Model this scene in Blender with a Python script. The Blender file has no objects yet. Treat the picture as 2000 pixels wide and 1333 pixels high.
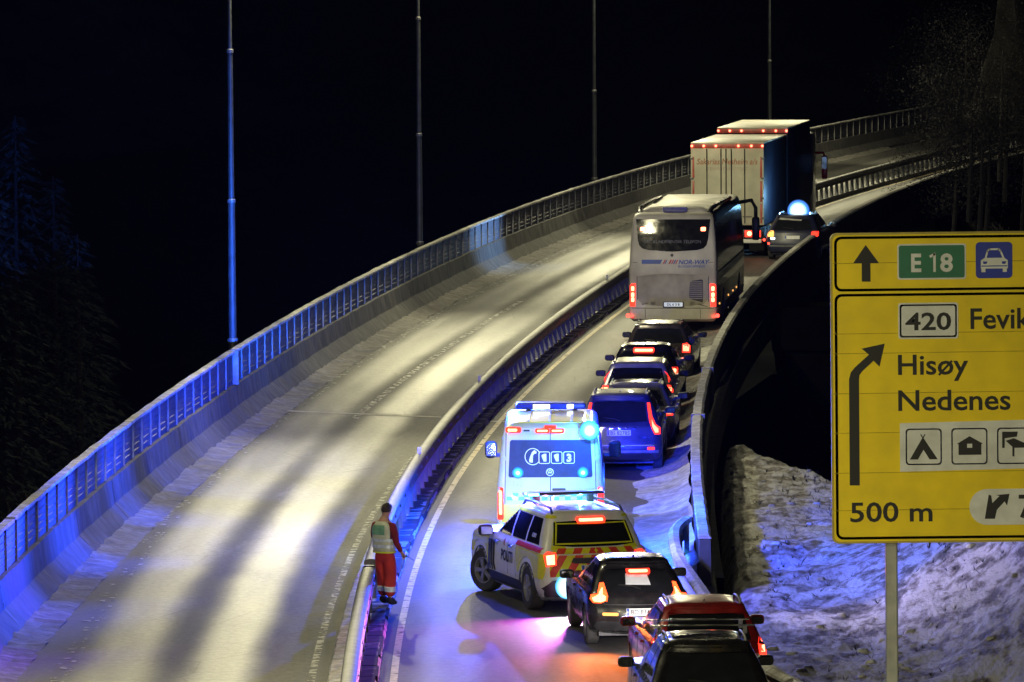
import bpy, bmesh, math, random
import numpy as np
from mathutils import Vector, Matrix, noise
from mathutils.bvhtree import BVHTree
random.seed(7)
R = math.radians
SC = bpy.context.scene
COL = SC.collection

# ------------------------------------------------------------------ camera
F_PX, CAM_H, ROLL = 11500.0, 12.3, R(.35)
PITCH = math.atan(844 / F_PX)
fw = Vector((0, math.cos(PITCH), -math.sin(PITCH)))
rt0 = Vector((1, 0, 0)); up0 = rt0.cross(fw)
rt = rt0 * math.cos(ROLL) - up0 * math.sin(ROLL)
up = up0 * math.cos(ROLL) + rt0 * math.sin(ROLL)
cam = bpy.data.cameras.new('camera'); cam_o = bpy.data.objects.new('camera', cam); COL.objects.link(cam_o)
cam.sensor_width = 36; cam.lens = 36 * F_PX / 2000; cam.clip_end = 3000; cam.clip_start = 1
cam_o.matrix_world = Matrix(((rt.x, up.x, -fw.x, 0), (rt.y, up.y, -fw.y, 0), (rt.z, up.z, -fw.z, CAM_H), (0, 0, 0, 1)))
SC.camera = cam_o

def at(u, v, z=0.0):
    """ground-plan point seen at photograph pixel (u, v) at height z"""
    d = fw * F_PX + rt * (u - 1000) - up * (v - 666.5)
    return Vector((0, 0, CAM_H)) + d * ((z - CAM_H) / d.z)
def at_y(u, v, y):
    d = fw * F_PX + rt * (u - 1000) - up * (v - 666.5)
    return Vector((0, 0, CAM_H)) + d * (y / d.y)

# ------------------------------------------------------------------ night sky and exposure
W = bpy.data.worlds.new('World'); SC.world = W; W.use_nodes = True
nt = W.node_tree; bg = nt.nodes['Background']
sky = nt.nodes.new('ShaderNodeTexSky'); sky.sky_type = 'NISHITA'; sky.sun_disc = False
sky.sun_elevation = R(-9); sky.sun_rotation = R(200)
nt.links.new(sky.outputs[0], bg.inputs[0]); bg.inputs[1].default_value = .05
SC.view_settings.view_transform = 'Standard'; SC.view_settings.look = 'None'
SC.view_settings.exposure = 0; SC.view_settings.gamma = 1
SC.cycles.use_denoising = True
SC.cycles.max_bounces = 6; SC.cycles.diffuse_bounces = 3; SC.cycles.glossy_bounces = 3
SC.cycles.volume_bounces = 0; SC.cycles.sample_clamp_indirect = 6; SC.cycles.caustics_reflective = False
SC.cycles.caustics_refractive = False

# ------------------------------------------------------------------ helpers
def tag(o, label=None, cat=None, group=None, kind=None):
    if label: o['label'] = label
    if cat: o['category'] = cat
    if group: o['group'] = group
    if kind: o['kind'] = kind
    return o
def empty(name, loc, rz=0, **k):
    o = bpy.data.objects.new(name, None); COL.objects.link(o); o.location = loc; o.rotation_euler.z = rz
    return tag(o, **k)
def obj(name, me, m=None, parent=None, **k):
    o = bpy.data.objects.new(name, me); COL.objects.link(o)
    if m and not me.materials: me.materials.append(m)
    if parent: o.parent = parent
    return tag(o, **k)
def mesh(vs, fs, smooth=False, sharp=40):
    me = bpy.data.meshes.new('mesh'); me.from_pydata([tuple(v) for v in vs], [], fs); me.validate(); me.update()
    if smooth:
        me.polygons.foreach_set('use_smooth', [True] * len(me.polygons))
        me.set_sharp_from_angle(angle=R(sharp))
    return me
class MB:
    """collects verts and faces of one mesh"""
    def __init__(s): s.v, s.f = [], []
    def add(s, vs, fs):
        b = len(s.v); s.v += [tuple(v) for v in vs]; s.f += [tuple(i + b for i in f) for f in fs]; return s
    def box(s, x0, x1, y0, y1, z0, z1, M=None, ch=0.0):
        if ch:
            bm = bmesh.new(); bmesh.ops.create_cube(bm, size=1)
            for v in bm.verts: v.co = ((x0 + x1) / 2 + v.co.x * (x1 - x0), (y0 + y1) / 2 + v.co.y * (y1 - y0), (z0 + z1) / 2 + v.co.z * (z1 - z0))
            bmesh.ops.bevel(bm, geom=bm.edges[:], offset=ch, segments=2, affect='EDGES', profile=.5)
            bm.verts.index_update()
            vs = [v.co.copy() for v in bm.verts]; fs = [[v.index for v in f.verts] for f in bm.faces]; bm.free()
        else:
            vs = [(x, y, z) for z in (z0, z1) for x, y in ((x0, y0), (x1, y0), (x1, y1), (x0, y1))]
            fs = [(3, 2, 1, 0), (4, 5, 6, 7), (0, 1, 5, 4), (1, 2, 6, 5), (2, 3, 7, 6), (3, 0, 4, 7)]
        if M: vs = [M @ Vector(v) for v in vs]
        return s.add(vs, fs)
    def tube(s, pts, rad, n=8):
        pts = [Vector(p) for p in pts]; rad = rad if hasattr(rad, '__len__') else [rad] * len(pts)
        vs = []
        for i, p in enumerate(pts):
            t = (pts[min(i + 1, len(pts) - 1)] - pts[max(i - 1, 0)]).normalized()
            a = t.cross(Vector((0, 0, 1)) if abs(t.z) < .9 else Vector((1, 0, 0))).normalized(); b = t.cross(a)
            vs += [p + (a * math.cos(2 * math.pi * k / n) + b * math.sin(2 * math.pi * k / n)) * rad[i] for k in range(n)]
        fs = [(i * n + k, i * n + (k + 1) % n, (i + 1) * n + (k + 1) % n, (i + 1) * n + k) for i in range(len(pts) - 1) for k in range(n)]
        fs += [tuple(range(n))[::-1], tuple(range((len(pts) - 1) * n, len(pts) * n))]
        return s.add(vs, fs)
    def lathe(s, prof, n=24, axis='x', c=(0, 0, 0), caps=True):
        vs = []
        for r, h in prof:
            for k in range(n):
                a = 2 * math.pi * k / n; p, q = r * math.cos(a), r * math.sin(a)
                vs.append({'x': (h, p, q), 'y': (p, h, q), 'z': (p, q, h)}[axis])
        vs = [(v[0] + c[0], v[1] + c[1], v[2] + c[2]) for v in vs]
        fs = [(i * n + k, i * n + (k + 1) % n, (i + 1) * n + (k + 1) % n, (i + 1) * n + k) for i in range(len(prof) - 1) for k in range(n)]
        if caps: fs += [tuple(range(n))[::-1], tuple(range((len(prof) - 1) * n, len(prof) * n))]
        return s.add(vs, fs)
    def me(s, smooth=False, sharp=40):
        m = mesh(s.v, s.f, smooth, sharp)
        bm = bmesh.new(); bm.from_mesh(m); bmesh.ops.recalc_face_normals(bm, faces=bm.faces); bm.to_mesh(m); bm.free()
        if smooth: m.set_sharp_from_angle(angle=R(sharp))
        return m
def new(name, m, mb, parent=None, smooth=False, sharp=40, **k):
    return obj(name, mb.me(smooth, sharp), m, parent, **k)

# ------------------------------------------------------------------ materials
def node(nt, t, **k):
    n = nt.nodes.new('ShaderNode' + t)
    for a, b in k.items(): setattr(n, a, b)
    return n
def mat(name, col, rough=.5, metal=0, var=.25, scale=6, bump=0, dirt=None, dirt_amt=0, coat=0, spec=.5, run=None):
    """principled material with a noise-driven tone and roughness variation and an optional layer of dirt"""
    m = bpy.data.materials.new(name); m.use_nodes = True; t = m.node_tree; b = t.nodes['Principled BSDF']
    tc = node(t, 'TexCoord'); n1 = node(t, 'TexNoise'); n1.inputs['Scale'].default_value = scale; n1.inputs['Detail'].default_value = 6
    t.links.new(tc.outputs['Object'], n1.inputs['Vector'])
    mp = node(t, 'MapRange'); mp.inputs[3].default_value = 1 - var; mp.inputs[4].default_value = 1 + var; mp.inputs[1].default_value = .3; mp.inputs[2].default_value = .7
    t.links.new(n1.outputs[0], mp.inputs[0])
    mx = node(t, 'MixRGB', blend_type='MULTIPLY'); mx.inputs[0].default_value = 1; mx.inputs[1].default_value = (*col, 1)
    t.links.new(mp.outputs[0], mx.inputs[2]); out = mx.outputs[0]
    if dirt:
        n2 = node(t, 'TexNoise'); n2.inputs['Scale'].default_value = scale * .35; n2.inputs['Detail'].default_value = 8
        if run:
            mg = node(t, 'Mapping'); mg.inputs['Scale'].default_value = run; t.links.new(tc.outputs['Object'], mg.inputs[0]); t.links.new(mg.outputs[0], n2.inputs['Vector'])
        else: t.links.new(tc.outputs['Object'], n2.inputs['Vector'])
        m2 = node(t, 'MapRange'); m2.inputs[1].default_value = .35; m2.inputs[2].default_value = .75; m2.inputs[4].default_value = dirt_amt
        t.links.new(n2.outputs[0], m2.inputs[0]); x2 = node(t, 'MixRGB'); x2.inputs[2].default_value = (*dirt, 1)
        t.links.new(m2.outputs[0], x2.inputs[0]); t.links.new(out, x2.inputs[1]); out = x2.outputs[0]
    t.links.new(out, b.inputs['Base Color'])
    mr = node(t, 'MapRange'); mr.inputs[3].default_value = max(.02, rough - .08); mr.inputs[4].default_value = min(1, rough + .1)
    t.links.new(n1.outputs[0], mr.inputs[0]); t.links.new(mr.outputs[0], b.inputs['Roughness'])
    b.inputs['Metallic'].default_value = metal; b.inputs['Coat Weight'].default_value = coat; b.inputs['Specular IOR Level'].default_value = spec
    if bump:
        bp = node(t, 'Bump'); bp.inputs['Strength'].default_value = bump; bp.inputs['Distance'].default_value = .03
        t.links.new(n1.outputs[0], bp.inputs['Height']); t.links.new(bp.outputs[0], b.inputs['Normal'])
    return m
def glow(name, col, s):
    m = bpy.data.materials.new(name); m.use_nodes = True; t = m.node_tree; b = t.nodes['Principled BSDF']
    b.inputs['Base Color'].default_value = (*[c * .3 for c in col], 1); b.inputs['Roughness'].default_value = .2
    n1 = node(t, 'TexNoise'); n1.inputs['Scale'].default_value = 30; tc = node(t, 'TexCoord'); t.links.new(tc.outputs['Object'], n1.inputs[0])
    mp = node(t, 'MapRange'); mp.inputs[3].default_value = s * .7; mp.inputs[4].default_value = s * 1.3; t.links.new(n1.outputs[0], mp.inputs[0])
    b.inputs['Emission Color'].default_value = (*col, 1); t.links.new(mp.outputs[0], b.inputs['Emission Strength'])
    return m
GRIME = (.11, .10, .085)
M = dict(
    concrete=mat('concrete', (.085, .085, .082), .85, var=.35, scale=3, bump=.3, dirt=(.025, .025, .023), dirt_amt=.85, run=(3.2, 3.2, .3)),
    concrete_dark=mat('dark_concrete', (.09, .09, .085), .9, var=.4, scale=2, bump=.3),
    dirty_snow=mat('dirty_snow', (.19, .185, .175), .85, var=.4, scale=6, bump=.6, dirt=(.10, .09, .075), dirt_amt=.9),
    pier_dark=mat('near_black_concrete', (.003, .003, .003), .95, spec=0, var=.4, scale=2),  # near-black put into the colour so the pier sinks into the dark
    sign_post=mat('sign_post_steel', (.40, .41, .40), .45, .4, var=.25, scale=4, dirt=GRIME, dirt_amt=.4),
    column=mat('lamp_column_steel', (.05, .055, .06), .55, .3, var=.3, scale=4),
    snow=mat('old_snow', (.62, .62, .60), .8, var=.35, scale=9, bump=.6, dirt=(.16, .14, .11), dirt_amt=.75),
    steel=mat('galvanised_steel', (.17, .175, .18), .55, .45, var=.4, scale=5, dirt=GRIME, dirt_amt=.6),
    post=mat('post_steel', (.16, .17, .19), .55, .4, var=.3, scale=4, dirt=GRIME, dirt_amt=.6),
    panel=mat('screen_panel', (.10, .105, .14), .6, 0, var=.3, scale=3, dirt=(.06, .06, .07), dirt_amt=.7, run=(4, 4, .5)),
    rubber=mat('tyre_rubber', (.03, .03, .03), .75, var=.3, scale=12, dirt=(.09, .085, .08), dirt_amt=.5),
    rim=mat('alloy_rim', (.42, .42, .43), .4, .5, var=.2, dirt=GRIME, dirt_amt=.5),
    black=mat('black_trim', (.018, .018, .02), .45, var=.3, dirt=(.07, .065, .06), dirt_amt=.35),
    glass=mat('dark_glass', (.012, .013, .016), .08, var=.2, coat=.5),
    amb_glass=mat('blue_tinted_glass', (.02, .03, .13), .45, var=.2, spec=.25),
    white_plate=mat('plate_white', (.75, .76, .76), .4, var=.1, dirt=GRIME, dirt_amt=.25),
    ink=mat('black_lettering', (.015, .015, .017), .6, var=.2),
    white_ink=mat('white_lettering', (.78, .8, .8), .5, var=.1),
    plate_blue=mat('plate_blue', (.02, .06, .35), .4, var=.1),
    chrome=mat('chrome', (.7, .7, .72), .15, 1, var=.1),
    amb_white=mat('ambulance_white', (.52, .56, .54), .35, var=.08, scale=3, dirt=(.4, .4, .36), dirt_amt=.35, coat=.3),
    amb_yellow=mat('ambulance_yellow', (.72, .62, .03), .35, var=.1, dirt=GRIME, dirt_amt=.3, coat=.3),
    amb_check=mat('checker_green', (.10, .50, .40), .4, var=.1),
    faint=mat('faded_grey_number', (.42, .45, .45), .6, var=.2),
    pol_yellow=mat('police_yellow', (.74, .74, .02), .35, var=.1, dirt=GRIME, dirt_amt=.12, coat=.3),
    pol_white=mat('police_white', (.80, .81, .80), .35, var=.08, dirt=(.4, .38, .34), dirt_amt=.3, coat=.3),
    pol_red=mat('police_red', (.62, .05, .03), .4, var=.15),
    pol_navy=mat('police_navy', (.02, .03, .14), .4, var=.15),
    paint_black=mat('black_paint', (.010, .009, .011), .25, var=.3, dirt=(.04, .036, .034), dirt_amt=.15, coat=.35),
    paint_navy=mat('dark_blue_paint', (.012, .015, .05), .4, .1, var=.3, dirt=(.08, .08, .085), dirt_amt=.4, coat=.6),
    paint_grey=mat('grey_paint', (.16, .16, .17), .3, .4, var=.2, dirt=GRIME, dirt_amt=.5, coat=.5),
    paint_silver=mat('silver_paint', (.38, .38, .38), .3, .4, var=.2, dirt=GRIME, dirt_amt=.6, coat=.5),
    paint_brown=mat('dark_brown_paint', (.05, .04, .042), .28, .3, var=.3, dirt=GRIME, dirt_amt=.45, coat=.5),
    paint_red=mat('dark_red_paint', (.30, .012, .012), .22, .2, var=.2, dirt=(.1, .06, .05), dirt_amt=.35, coat=.7),
    bus_white=mat('dirty_white_coachwork', (.60, .58, .53), .5, var=.15, scale=2, dirt=(.20, .18, .15), dirt_amt=.75),
    bus_dirty=mat('grimy_engine_cover', (.40, .375, .33), .6, var=.2, scale=3, dirt=(.16, .145, .12), dirt_amt=.8),
    bus_side=mat('dark_coach_side', (.035, .035, .05), .2, var=.3, dirt=(.06, .055, .05), dirt_amt=.4, coat=.4),
    blue_ink=mat('blue_livery', (.03, .08, .38), .5, var=.2),
    red_ink=mat('red_livery', (.45, .05, .08), .5, var=.2),
    box_white=mat('cream_truck_body', (.56, .54, .44), .5, var=.15, scale=2, dirt=(.25, .23, .18), dirt_amt=.6),
    box_side=mat('dark_blue_curtain', (.008, .010, .02), .6, spec=.2, var=.3, scale=2),
    gold_ink=mat('brown_red_lettering', (.36, .13, .07), .6, var=.2),
    faint_ink=mat('faded_lettering', (.40, .30, .27), .6, var=.3),
    tape_red=mat('reflective_red_tape', (.42, .07, .05), .4, var=.3),
    sign_yellow=mat('sign_yellow', (.95, .70, .003), .55, var=.10, scale=2.5, dirt=(.5, .4, .01), dirt_amt=.15),
    sign_edge=mat('sign_edge', (.45, .36, .06), .5, var=.2),
    sign_green=mat('sign_green', (.02, .17, .10), .5, var=.1),
    sign_blue=mat('sign_blue', (.02, .04, .42), .5, var=.1),
    sign_white=mat('sign_white', (.78, .80, .82), .5, var=.1, dirt=(.4, .4, .38), dirt_amt=.4),
    seam=mat('sign_seam', (.50, .38, .005), .7, var=.3),
    bark=mat('bark', (.010, .009, .008), .95, var=.4, scale=10),
    twig=mat('twig', (.014, .012, .01), .9, var=.4, scale=10),
    needle=mat('needles', (.022, .034, .03), .8, var=.5, scale=2),
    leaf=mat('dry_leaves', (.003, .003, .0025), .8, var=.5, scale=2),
    rock=mat('wet_rock', (.11, .10, .085), .8, var=.6, scale=.5, bump=.8, dirt=(.03, .03, .028), dirt_amt=.9),
    skin=mat('skin', (.52, .30, .22), .55, var=.1, scale=20),
    hair=mat('dark_hair', (.035, .022, .018), .7, var=.4, scale=60),
    maroon=mat('maroon_sweater', (.20, .012, .025), .85, var=.25, scale=14, bump=.3),
    trousers=mat('red_work_trousers', (.50, .03, .03), .8, var=.2, scale=8, bump=.3),
    boots=mat('black_boots', (.02, .02, .022), .6, var=.3),
    vest=mat('cream_reflective_vest', (.62, .66, .50), .6, var=.15, scale=8, bump=.2),
    vest_green=mat('green_back_panel', (.16, .36, .24), .6, var=.2, scale=12),
    vest_band=mat('silver_reflective_band', (.70, .80, .86), .35, .2, var=.2, scale=16),
    lamp_red=glow('tail_lamp_red', (1, .03, .015), 3.2),
    lamp_core=glow('tail_lamp_core', (1, .15, .08), 6.5),
    lamp_hot=glow('brake_lamp_core', (1, .20, .09), 8.5),
    lamp_orange=glow('orange_red_lamp', (1, .07, .015), 5),
    lamp_amber=glow('amber_lamp', (1, .42, .1), 2.2),
    lamp_white=glow('white_lamp', (.85, .95, 1), 6),
    plate_glow=glow('glowing_plate', (.8, .88, 1), .55),  # light on the plate put in as its own glow
    lamp_blue=glow('blue_flash', (.12, .75, 1), 14),
    lamp_cyan=glow('cyan_flash', (.45, .95, 1), 40),
    lamp_red_dim=glow('red_marker', (1, .05, .03), 5),
)

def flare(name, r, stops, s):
    """lamp lens with its glare halo painted in as glow fading to the rim; (radius share, colour) stops"""
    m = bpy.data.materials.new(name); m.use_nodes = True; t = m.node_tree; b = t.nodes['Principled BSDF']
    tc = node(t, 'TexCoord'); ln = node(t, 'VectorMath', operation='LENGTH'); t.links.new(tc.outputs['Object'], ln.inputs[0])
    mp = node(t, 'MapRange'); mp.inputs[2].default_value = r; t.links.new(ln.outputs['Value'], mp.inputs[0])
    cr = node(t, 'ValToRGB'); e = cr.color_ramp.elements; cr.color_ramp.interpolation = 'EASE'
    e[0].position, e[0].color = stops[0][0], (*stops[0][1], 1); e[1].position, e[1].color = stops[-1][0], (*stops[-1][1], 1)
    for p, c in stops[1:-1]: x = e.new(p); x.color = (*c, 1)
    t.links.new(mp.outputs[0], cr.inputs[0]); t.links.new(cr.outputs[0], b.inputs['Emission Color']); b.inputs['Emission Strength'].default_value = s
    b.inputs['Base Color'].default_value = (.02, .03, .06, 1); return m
WHITE_BLUE = [(0, (1, 1, 1)), (.52, (.85, .97, 1)), (.68, (.3, .6, .95)), (.84, (.04, .16, .55)), (1, (.004, .02, .12))]  # painted halo: white core fading to blue, in place of lens bloom
M['flare_big'] = flare('glare_lens', .40, WHITE_BLUE, 2.6)
M['flare_white'] = flare('white_glare_lens', .22, [(0, (1, 1, 1)), (.6, (.9, 1, 1)), (.8, (.3, .7, .9)), (1, (.03, .2, .4))], 3)
M['flare_mid'] = flare('beacon_glare_lens', .19, [(0, (1, 1, 1)), (.45, (.7, 1, 1)), (.7, (.1, .75, 1)), (1, (.02, .25, .7))], 2.2)
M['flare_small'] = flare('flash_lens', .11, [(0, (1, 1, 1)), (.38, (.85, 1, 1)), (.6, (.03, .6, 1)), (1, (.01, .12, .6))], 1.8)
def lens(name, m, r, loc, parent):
    """domed lens, oversized to hold its painted halo, facing backwards, own origin at its centre"""
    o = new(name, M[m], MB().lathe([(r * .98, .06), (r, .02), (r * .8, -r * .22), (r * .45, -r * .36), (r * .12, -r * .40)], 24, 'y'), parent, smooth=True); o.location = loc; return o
# ------------------------------------------------------------------ alignment of the road (metres; y runs away from the camera)
def curve(pts, deg=4):
    y = np.array([p[1] for p in pts]); x = np.array([p[0] for p in pts]); y0, y1 = y.min(), y.max(); m = (y0 + y1) / 2; h = (y1 - y0) / 2
    c = np.polyfit((y - m) / h, x, deg); d = np.polyder(c)
    def f(yy):
        t = (yy - m) / h
        if t < -1: return float(np.polyval(c, -1) + np.polyval(d, -1) * (t + 1))
        if t > 1: return float(np.polyval(c, 1) + np.polyval(d, 1) * (t - 1) + .5 * .004 * ((t - 1) * h) ** 2 * .4)
        return float(np.polyval(c, t))
    return f
XM = curve([(-2.40, 60), (-2.44, 75), (-2.44, 87.5), (-2.49, 94.3), (-2.45, 102), (-2.28, 115.5), (-2.11, 120.7), (-1.95, 124.3), (-1.55, 131.9), (-1.16, 137.4), (-.76, 143.6), (.13, 154.9), (.84, 160.7), (1.42, 167.3), (3.0, 182.5), (3.67, 187.2), (12.22, 243), (13.82, 249.7), (15.84, 258.9), (17.83, 267.1), (19.51, 274.8)], 6)
XF = curve([(-9.0, 75), (-8.66, 98.8), (-8.44, 107.2), (-8.04, 119.8), (-7.59, 128.3), (-6.83, 141.5), (-5.39, 158.4), (-4.61, 165.2), (-2.56, 184.8), (-1.14, 195.9), (1.22, 213.9), (2.73, 226), (4.79, 238.2), (7.58, 251.1), (13.78, 279.7), (15.6, 286.7), (18.25, 298.3), (22.48, 313.9)], 5)
XR = curve([(3.15, 85), (3.28, 95.8), (3.43, 106.5), (3.53, 113.9), (3.75, 121.2), (4.02, 128), (4.37, 135.7), (4.85, 147.9), (5.63, 159.8), (6.76, 171.9), (8.47, 188.4), (10.14, 202.5), (12.07, 217.1), (13.95, 228.7), (16.09, 241.1), (17.46, 247.8), (24.5, 276)], 5)
def heading(f, y): return math.atan((f(y + 1) - f(y - 1)) / 2)
def side(f, y, n, z=0.0):
    """point n metres to the right of line f at y"""
    a = heading(f, y); return Vector((f(y) + n * math.cos(a), y - n * math.sin(a), z))
def ysteps(y0, y1, d): return list(np.linspace(y0, y1, max(2, int((y1 - y0) / d) + 1)))
def sweep(f, prof, ys, closed=True, rough=0, caps=True, fq=2.3):
    """profile of (n, z) points swept along line f"""
    vs = []; k = len(prof)
    for y in ys:
        for n, z in prof:
            p = side(f, y, n, z)
            if rough: p += Vector((noise.noise(p * fq) * rough, 0, noise.noise(p * fq * 1.3 + Vector((9, 3, 1))) * rough))
            vs.append(p)
    fs = []
    for i in range(len(ys) - 1):
        for j in range(k if closed else k - 1):
            fs.append((i * k + j, i * k + (j + 1) % k, (i + 1) * k + (j + 1) % k, (i + 1) * k + j))
    if closed and caps: fs += [tuple(range(k))[::-1], tuple(range((len(ys) - 1) * k, len(ys) * k))]
    return MB().add(vs, fs)

# ---- road sheet with (lateral offset, distance) in its UV map
def sheet(name, fl, fr, nl, nr, ys, nx, m, z=0.0, kind='structure'):
    vs, fs, uv = [], [], []
    for y in ys:
        a, b = side(fl, y, nl, z), side(fr, y, nr, z)
        for i in range(nx + 1):
            p = a.lerp(b, i / nx); vs.append(p); uv.append((p.x - XM(p.y), p.y))
    for j in range(len(ys) - 1):
        for i in range(nx):
            q = j * (nx + 1) + i; fs.append((q, q + 1, q + nx + 2, q + nx + 1))
    me = mesh(vs, fs); l = me.uv_layers.new(name='road')
    for lp in me.loops: l.data[lp.index].uv = uv[lp.vertex_index]
    return obj(name, me, m, kind=kind)
def math_n(t, op, a, b=None, c=None):
    n = node(t, 'Math', operation=op)
    for i, q in enumerate((a, b, c)):
        if q is None: continue
        if isinstance(q, (int, float)): n.inputs[i].default_value = q
        else: t.links.new(q, n.inputs[i])
    return n.outputs[0]
def bump_at(t, x, c, w):
    """smooth hump of half-width w round lateral offset c"""
    d = math_n(t, 'ABSOLUTE', math_n(t, 'SUBTRACT', x, c)); mp = node(t, 'MapRange', interpolation_type='SMOOTHSTEP')
    t.links.new(d, mp.inputs[0]); mp.inputs[1].default_value = w * .25; mp.inputs[2].default_value = w; mp.inputs[3].default_value = 1; mp.inputs[4].default_value = 0
    return mp.outputs[0]
def asphalt():
    m = bpy.data.materials.new('salted_asphalt'); m.use_nodes = True; t = m.node_tree; b = t.nodes['Principled BSDF']
    uv = node(t, 'UVMap', uv_map='road'); sx = node(t, 'SeparateXYZ'); t.links.new(uv.outputs[0], sx.inputs[0])
    tc = node(t, 'TexCoord'); mpg = node(t, 'Mapping'); mpg.inputs['Scale'].default_value = (1, .12, 1); t.links.new(uv.outputs[0], mpg.inputs[0])
    wob = node(t, 'TexNoise'); wob.inputs['Scale'].default_value = .35; t.links.new(uv.outputs[0], wob.inputs[0])
    x = math_n(t, 'ADD', sx.outputs[0], math_n(t, 'MULTIPLY', math_n(t, 'SUBTRACT', wob.outputs[0], .5), .22))
    tr = None
    for c, w, k in ((-3.95, .88, 1), (-2.2, .82, .92), (1.45, .8, .4), (3.15, .8, .4)):
        h = math_n(t, 'MULTIPLY', bump_at(t, x, c, w), k); tr = h if tr is None else math_n(t, 'MAXIMUM', tr, h)
    edge = None
    for c, w in ((-6.3, 1.6), (-1.0, .5), (4.9, .9)):
        h = bump_at(t, x, c, w); edge = h if edge is None else math_n(t, 'MAXIMUM', edge, h)
    streak = node(t, 'TexNoise'); streak.inputs['Scale'].default_value = 2.2; streak.inputs['Detail'].default_value = 6; t.links.new(mpg.outputs[0], streak.inputs[0])
    blot = node(t, 'TexNoise'); blot.inputs['Scale'].default_value = .22; blot.inputs['Detail'].default_value = 5; t.links.new(uv.outputs[0], blot.inputs[0])
    grit = node(t, 'TexNoise'); grit.inputs['Scale'].default_value = 7; grit.inputs['Detail'].default_value = 9; grit.inputs['Roughness'].default_value = .85; t.links.new(tc.outputs['Object'], grit.inputs[0])
    v = math_n(t, 'ADD', .045, math_n(t, 'MULTIPLY', tr, .105))
    v = math_n(t, 'ADD', v, math_n(t, 'MULTIPLY', edge, math_n(t, 'MULTIPLY', grit.outputs[0], .07)))
    v = math_n(t, 'MULTIPLY', v, math_n(t, 'ADD', .55, math_n(t, 'MULTIPLY', streak.outputs[0], .9)))
    v = math_n(t, 'MULTIPLY', v, math_n(t, 'ADD', .72, math_n(t, 'MULTIPLY', blot.outputs[0], .55)))
    v = math_n(t, 'MULTIPLY', v, math_n(t, 'ADD', -.9, math_n(t, 'MULTIPLY', grit.outputs[0], 3.8)))
    # hairline cracks and pale salt patches
    vo = node(t, 'TexVoronoi', feature='DISTANCE_TO_EDGE'); vo.inputs['Scale'].default_value = .42; vo.inputs['Randomness'].default_value = 1
    wv = node(t, 'MixRGB'); wv.inputs[0].default_value = .12; t.links.new(uv.outputs[0], wv.inputs[1]); t.links.new(grit.outputs['Color'], wv.inputs[2])
    t.links.new(uv.outputs[0], vo.inputs['Vector'])
    ck = node(t, 'MapRange'); t.links.new(vo.outputs['Distance'], ck.inputs[0]); ck.inputs[1].default_value = .0; ck.inputs[2].default_value = .012; ck.inputs[3].default_value = .55; ck.inputs[4].default_value = 1
    gate = node(t, 'MapRange'); t.links.new(blot.outputs[0], gate.inputs[0]); gate.inputs[1].default_value = .45; gate.inputs[2].default_value = .55
    v = math_n(t, 'MULTIPLY', v, math_n(t, 'SUBTRACT', 1, math_n(t, 'MULTIPLY', math_n(t, 'SUBTRACT', 1, ck.outputs[0]), gate.outputs[0])))
    salt = node(t, 'TexNoise'); salt.inputs['Scale'].default_value = 1.3; salt.inputs['Detail'].default_value = 9; salt.inputs['Roughness'].default_value = .7; t.links.new(mpg.outputs[0], salt.inputs[0])
    sp = node(t, 'MapRange'); t.links.new(salt.outputs[0], sp.inputs[0]); sp.inputs[1].default_value = .56; sp.inputs[2].default_value = .70; sp.inputs[4].default_value = .10
    v = math_n(t, 'ADD', math_n(t, 'MAXIMUM', v, .012), math_n(t, 'MULTIPLY', sp.outputs[0], grit.outputs[0]))
    cc = node(t, 'CombineColor'); t.links.new(v, cc.inputs[0]); t.links.new(math_n(t, 'MULTIPLY', v, .98), cc.inputs[1]); t.links.new(math_n(t, 'MULTIPLY', v, .92), cc.inputs[2])
    t.links.new(cc.outputs[0], b.inputs['Base Color'])
    r = math_n(t, 'SUBTRACT', .72, math_n(t, 'MULTIPLY', tr, .31)); r = math_n(t, 'ADD', r, math_n(t, 'MULTIPLY', math_n(t, 'SUBTRACT', streak.outputs[0], .5), .16))
    t.links.new(r, b.inputs['Roughness']); b.inputs['Specular IOR Level'].default_value = .6
    bp = node(t, 'Bump'); bp.inputs['Strength'].default_value = .5; bp.inputs['Distance'].default_value = .012; t.links.new(grit.outputs[0], bp.inputs['Height']); t.links.new(bp.outputs[0], b.inputs['Normal'])
    return m
M['asphalt'] = asphalt()
YS = ysteps(40, 430, 2.0)
sheet('road', XF, XR, .1, .25, YS, 24, M['asphalt'])
# deck under the carriageway where it leaves the ground
new('bridge_deck', M['concrete_dark'], MB().add(
    [q for y in ysteps(108, 430, 4) for q in (side(XF, y, -.25, -.03), side(XR, y, .42, -.03), side(XR, y, .42, -.9), side(XF, y, -.25, -.9))],
    [(i * 4 + j, i * 4 + (j + 1) % 4, i * 4 + 4 + (j + 1) % 4, i * 4 + 4 + j) for i in range(len(ysteps(108, 430, 4)) - 1) for j in range(4)]), kind='structure')

# ---- painted lines and joints, each a thin sheet above the asphalt
def worn(name, col, hole=.5):
    m = mat(name, col, .6, var=.3, scale=7); t = m.node_tree; b = t.nodes['Principled BSDF']
    n = node(t, 'TexNoise'); n.inputs['Scale'].default_value = 5; n.inputs['Detail'].default_value = 8; tc = node(t, 'TexCoord'); t.links.new(tc.outputs['Object'], n.inputs[0])
    mp = node(t, 'MapRange'); mp.inputs[1].default_value = hole - .08; mp.inputs[2].default_value = hole + .08; t.links.new(n.outputs[0], mp.inputs[0]); t.links.new(mp.outputs[0], b.inputs['Alpha'])
    return m
M['yellow_line'] = worn('worn_yellow_line', (.50, .40, .22), .38)
M['white_line'] = worn('worn_white_line', (.27, .27, .25), .50)
M['snow_dust'] = worn('snow_dust', (.45, .45, .43), .52)
sheet('yellow_edge_line', XM, XM, .54, .66, ysteps(60, 300, 1.5), 1, M['yellow_line'], .004)
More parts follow.
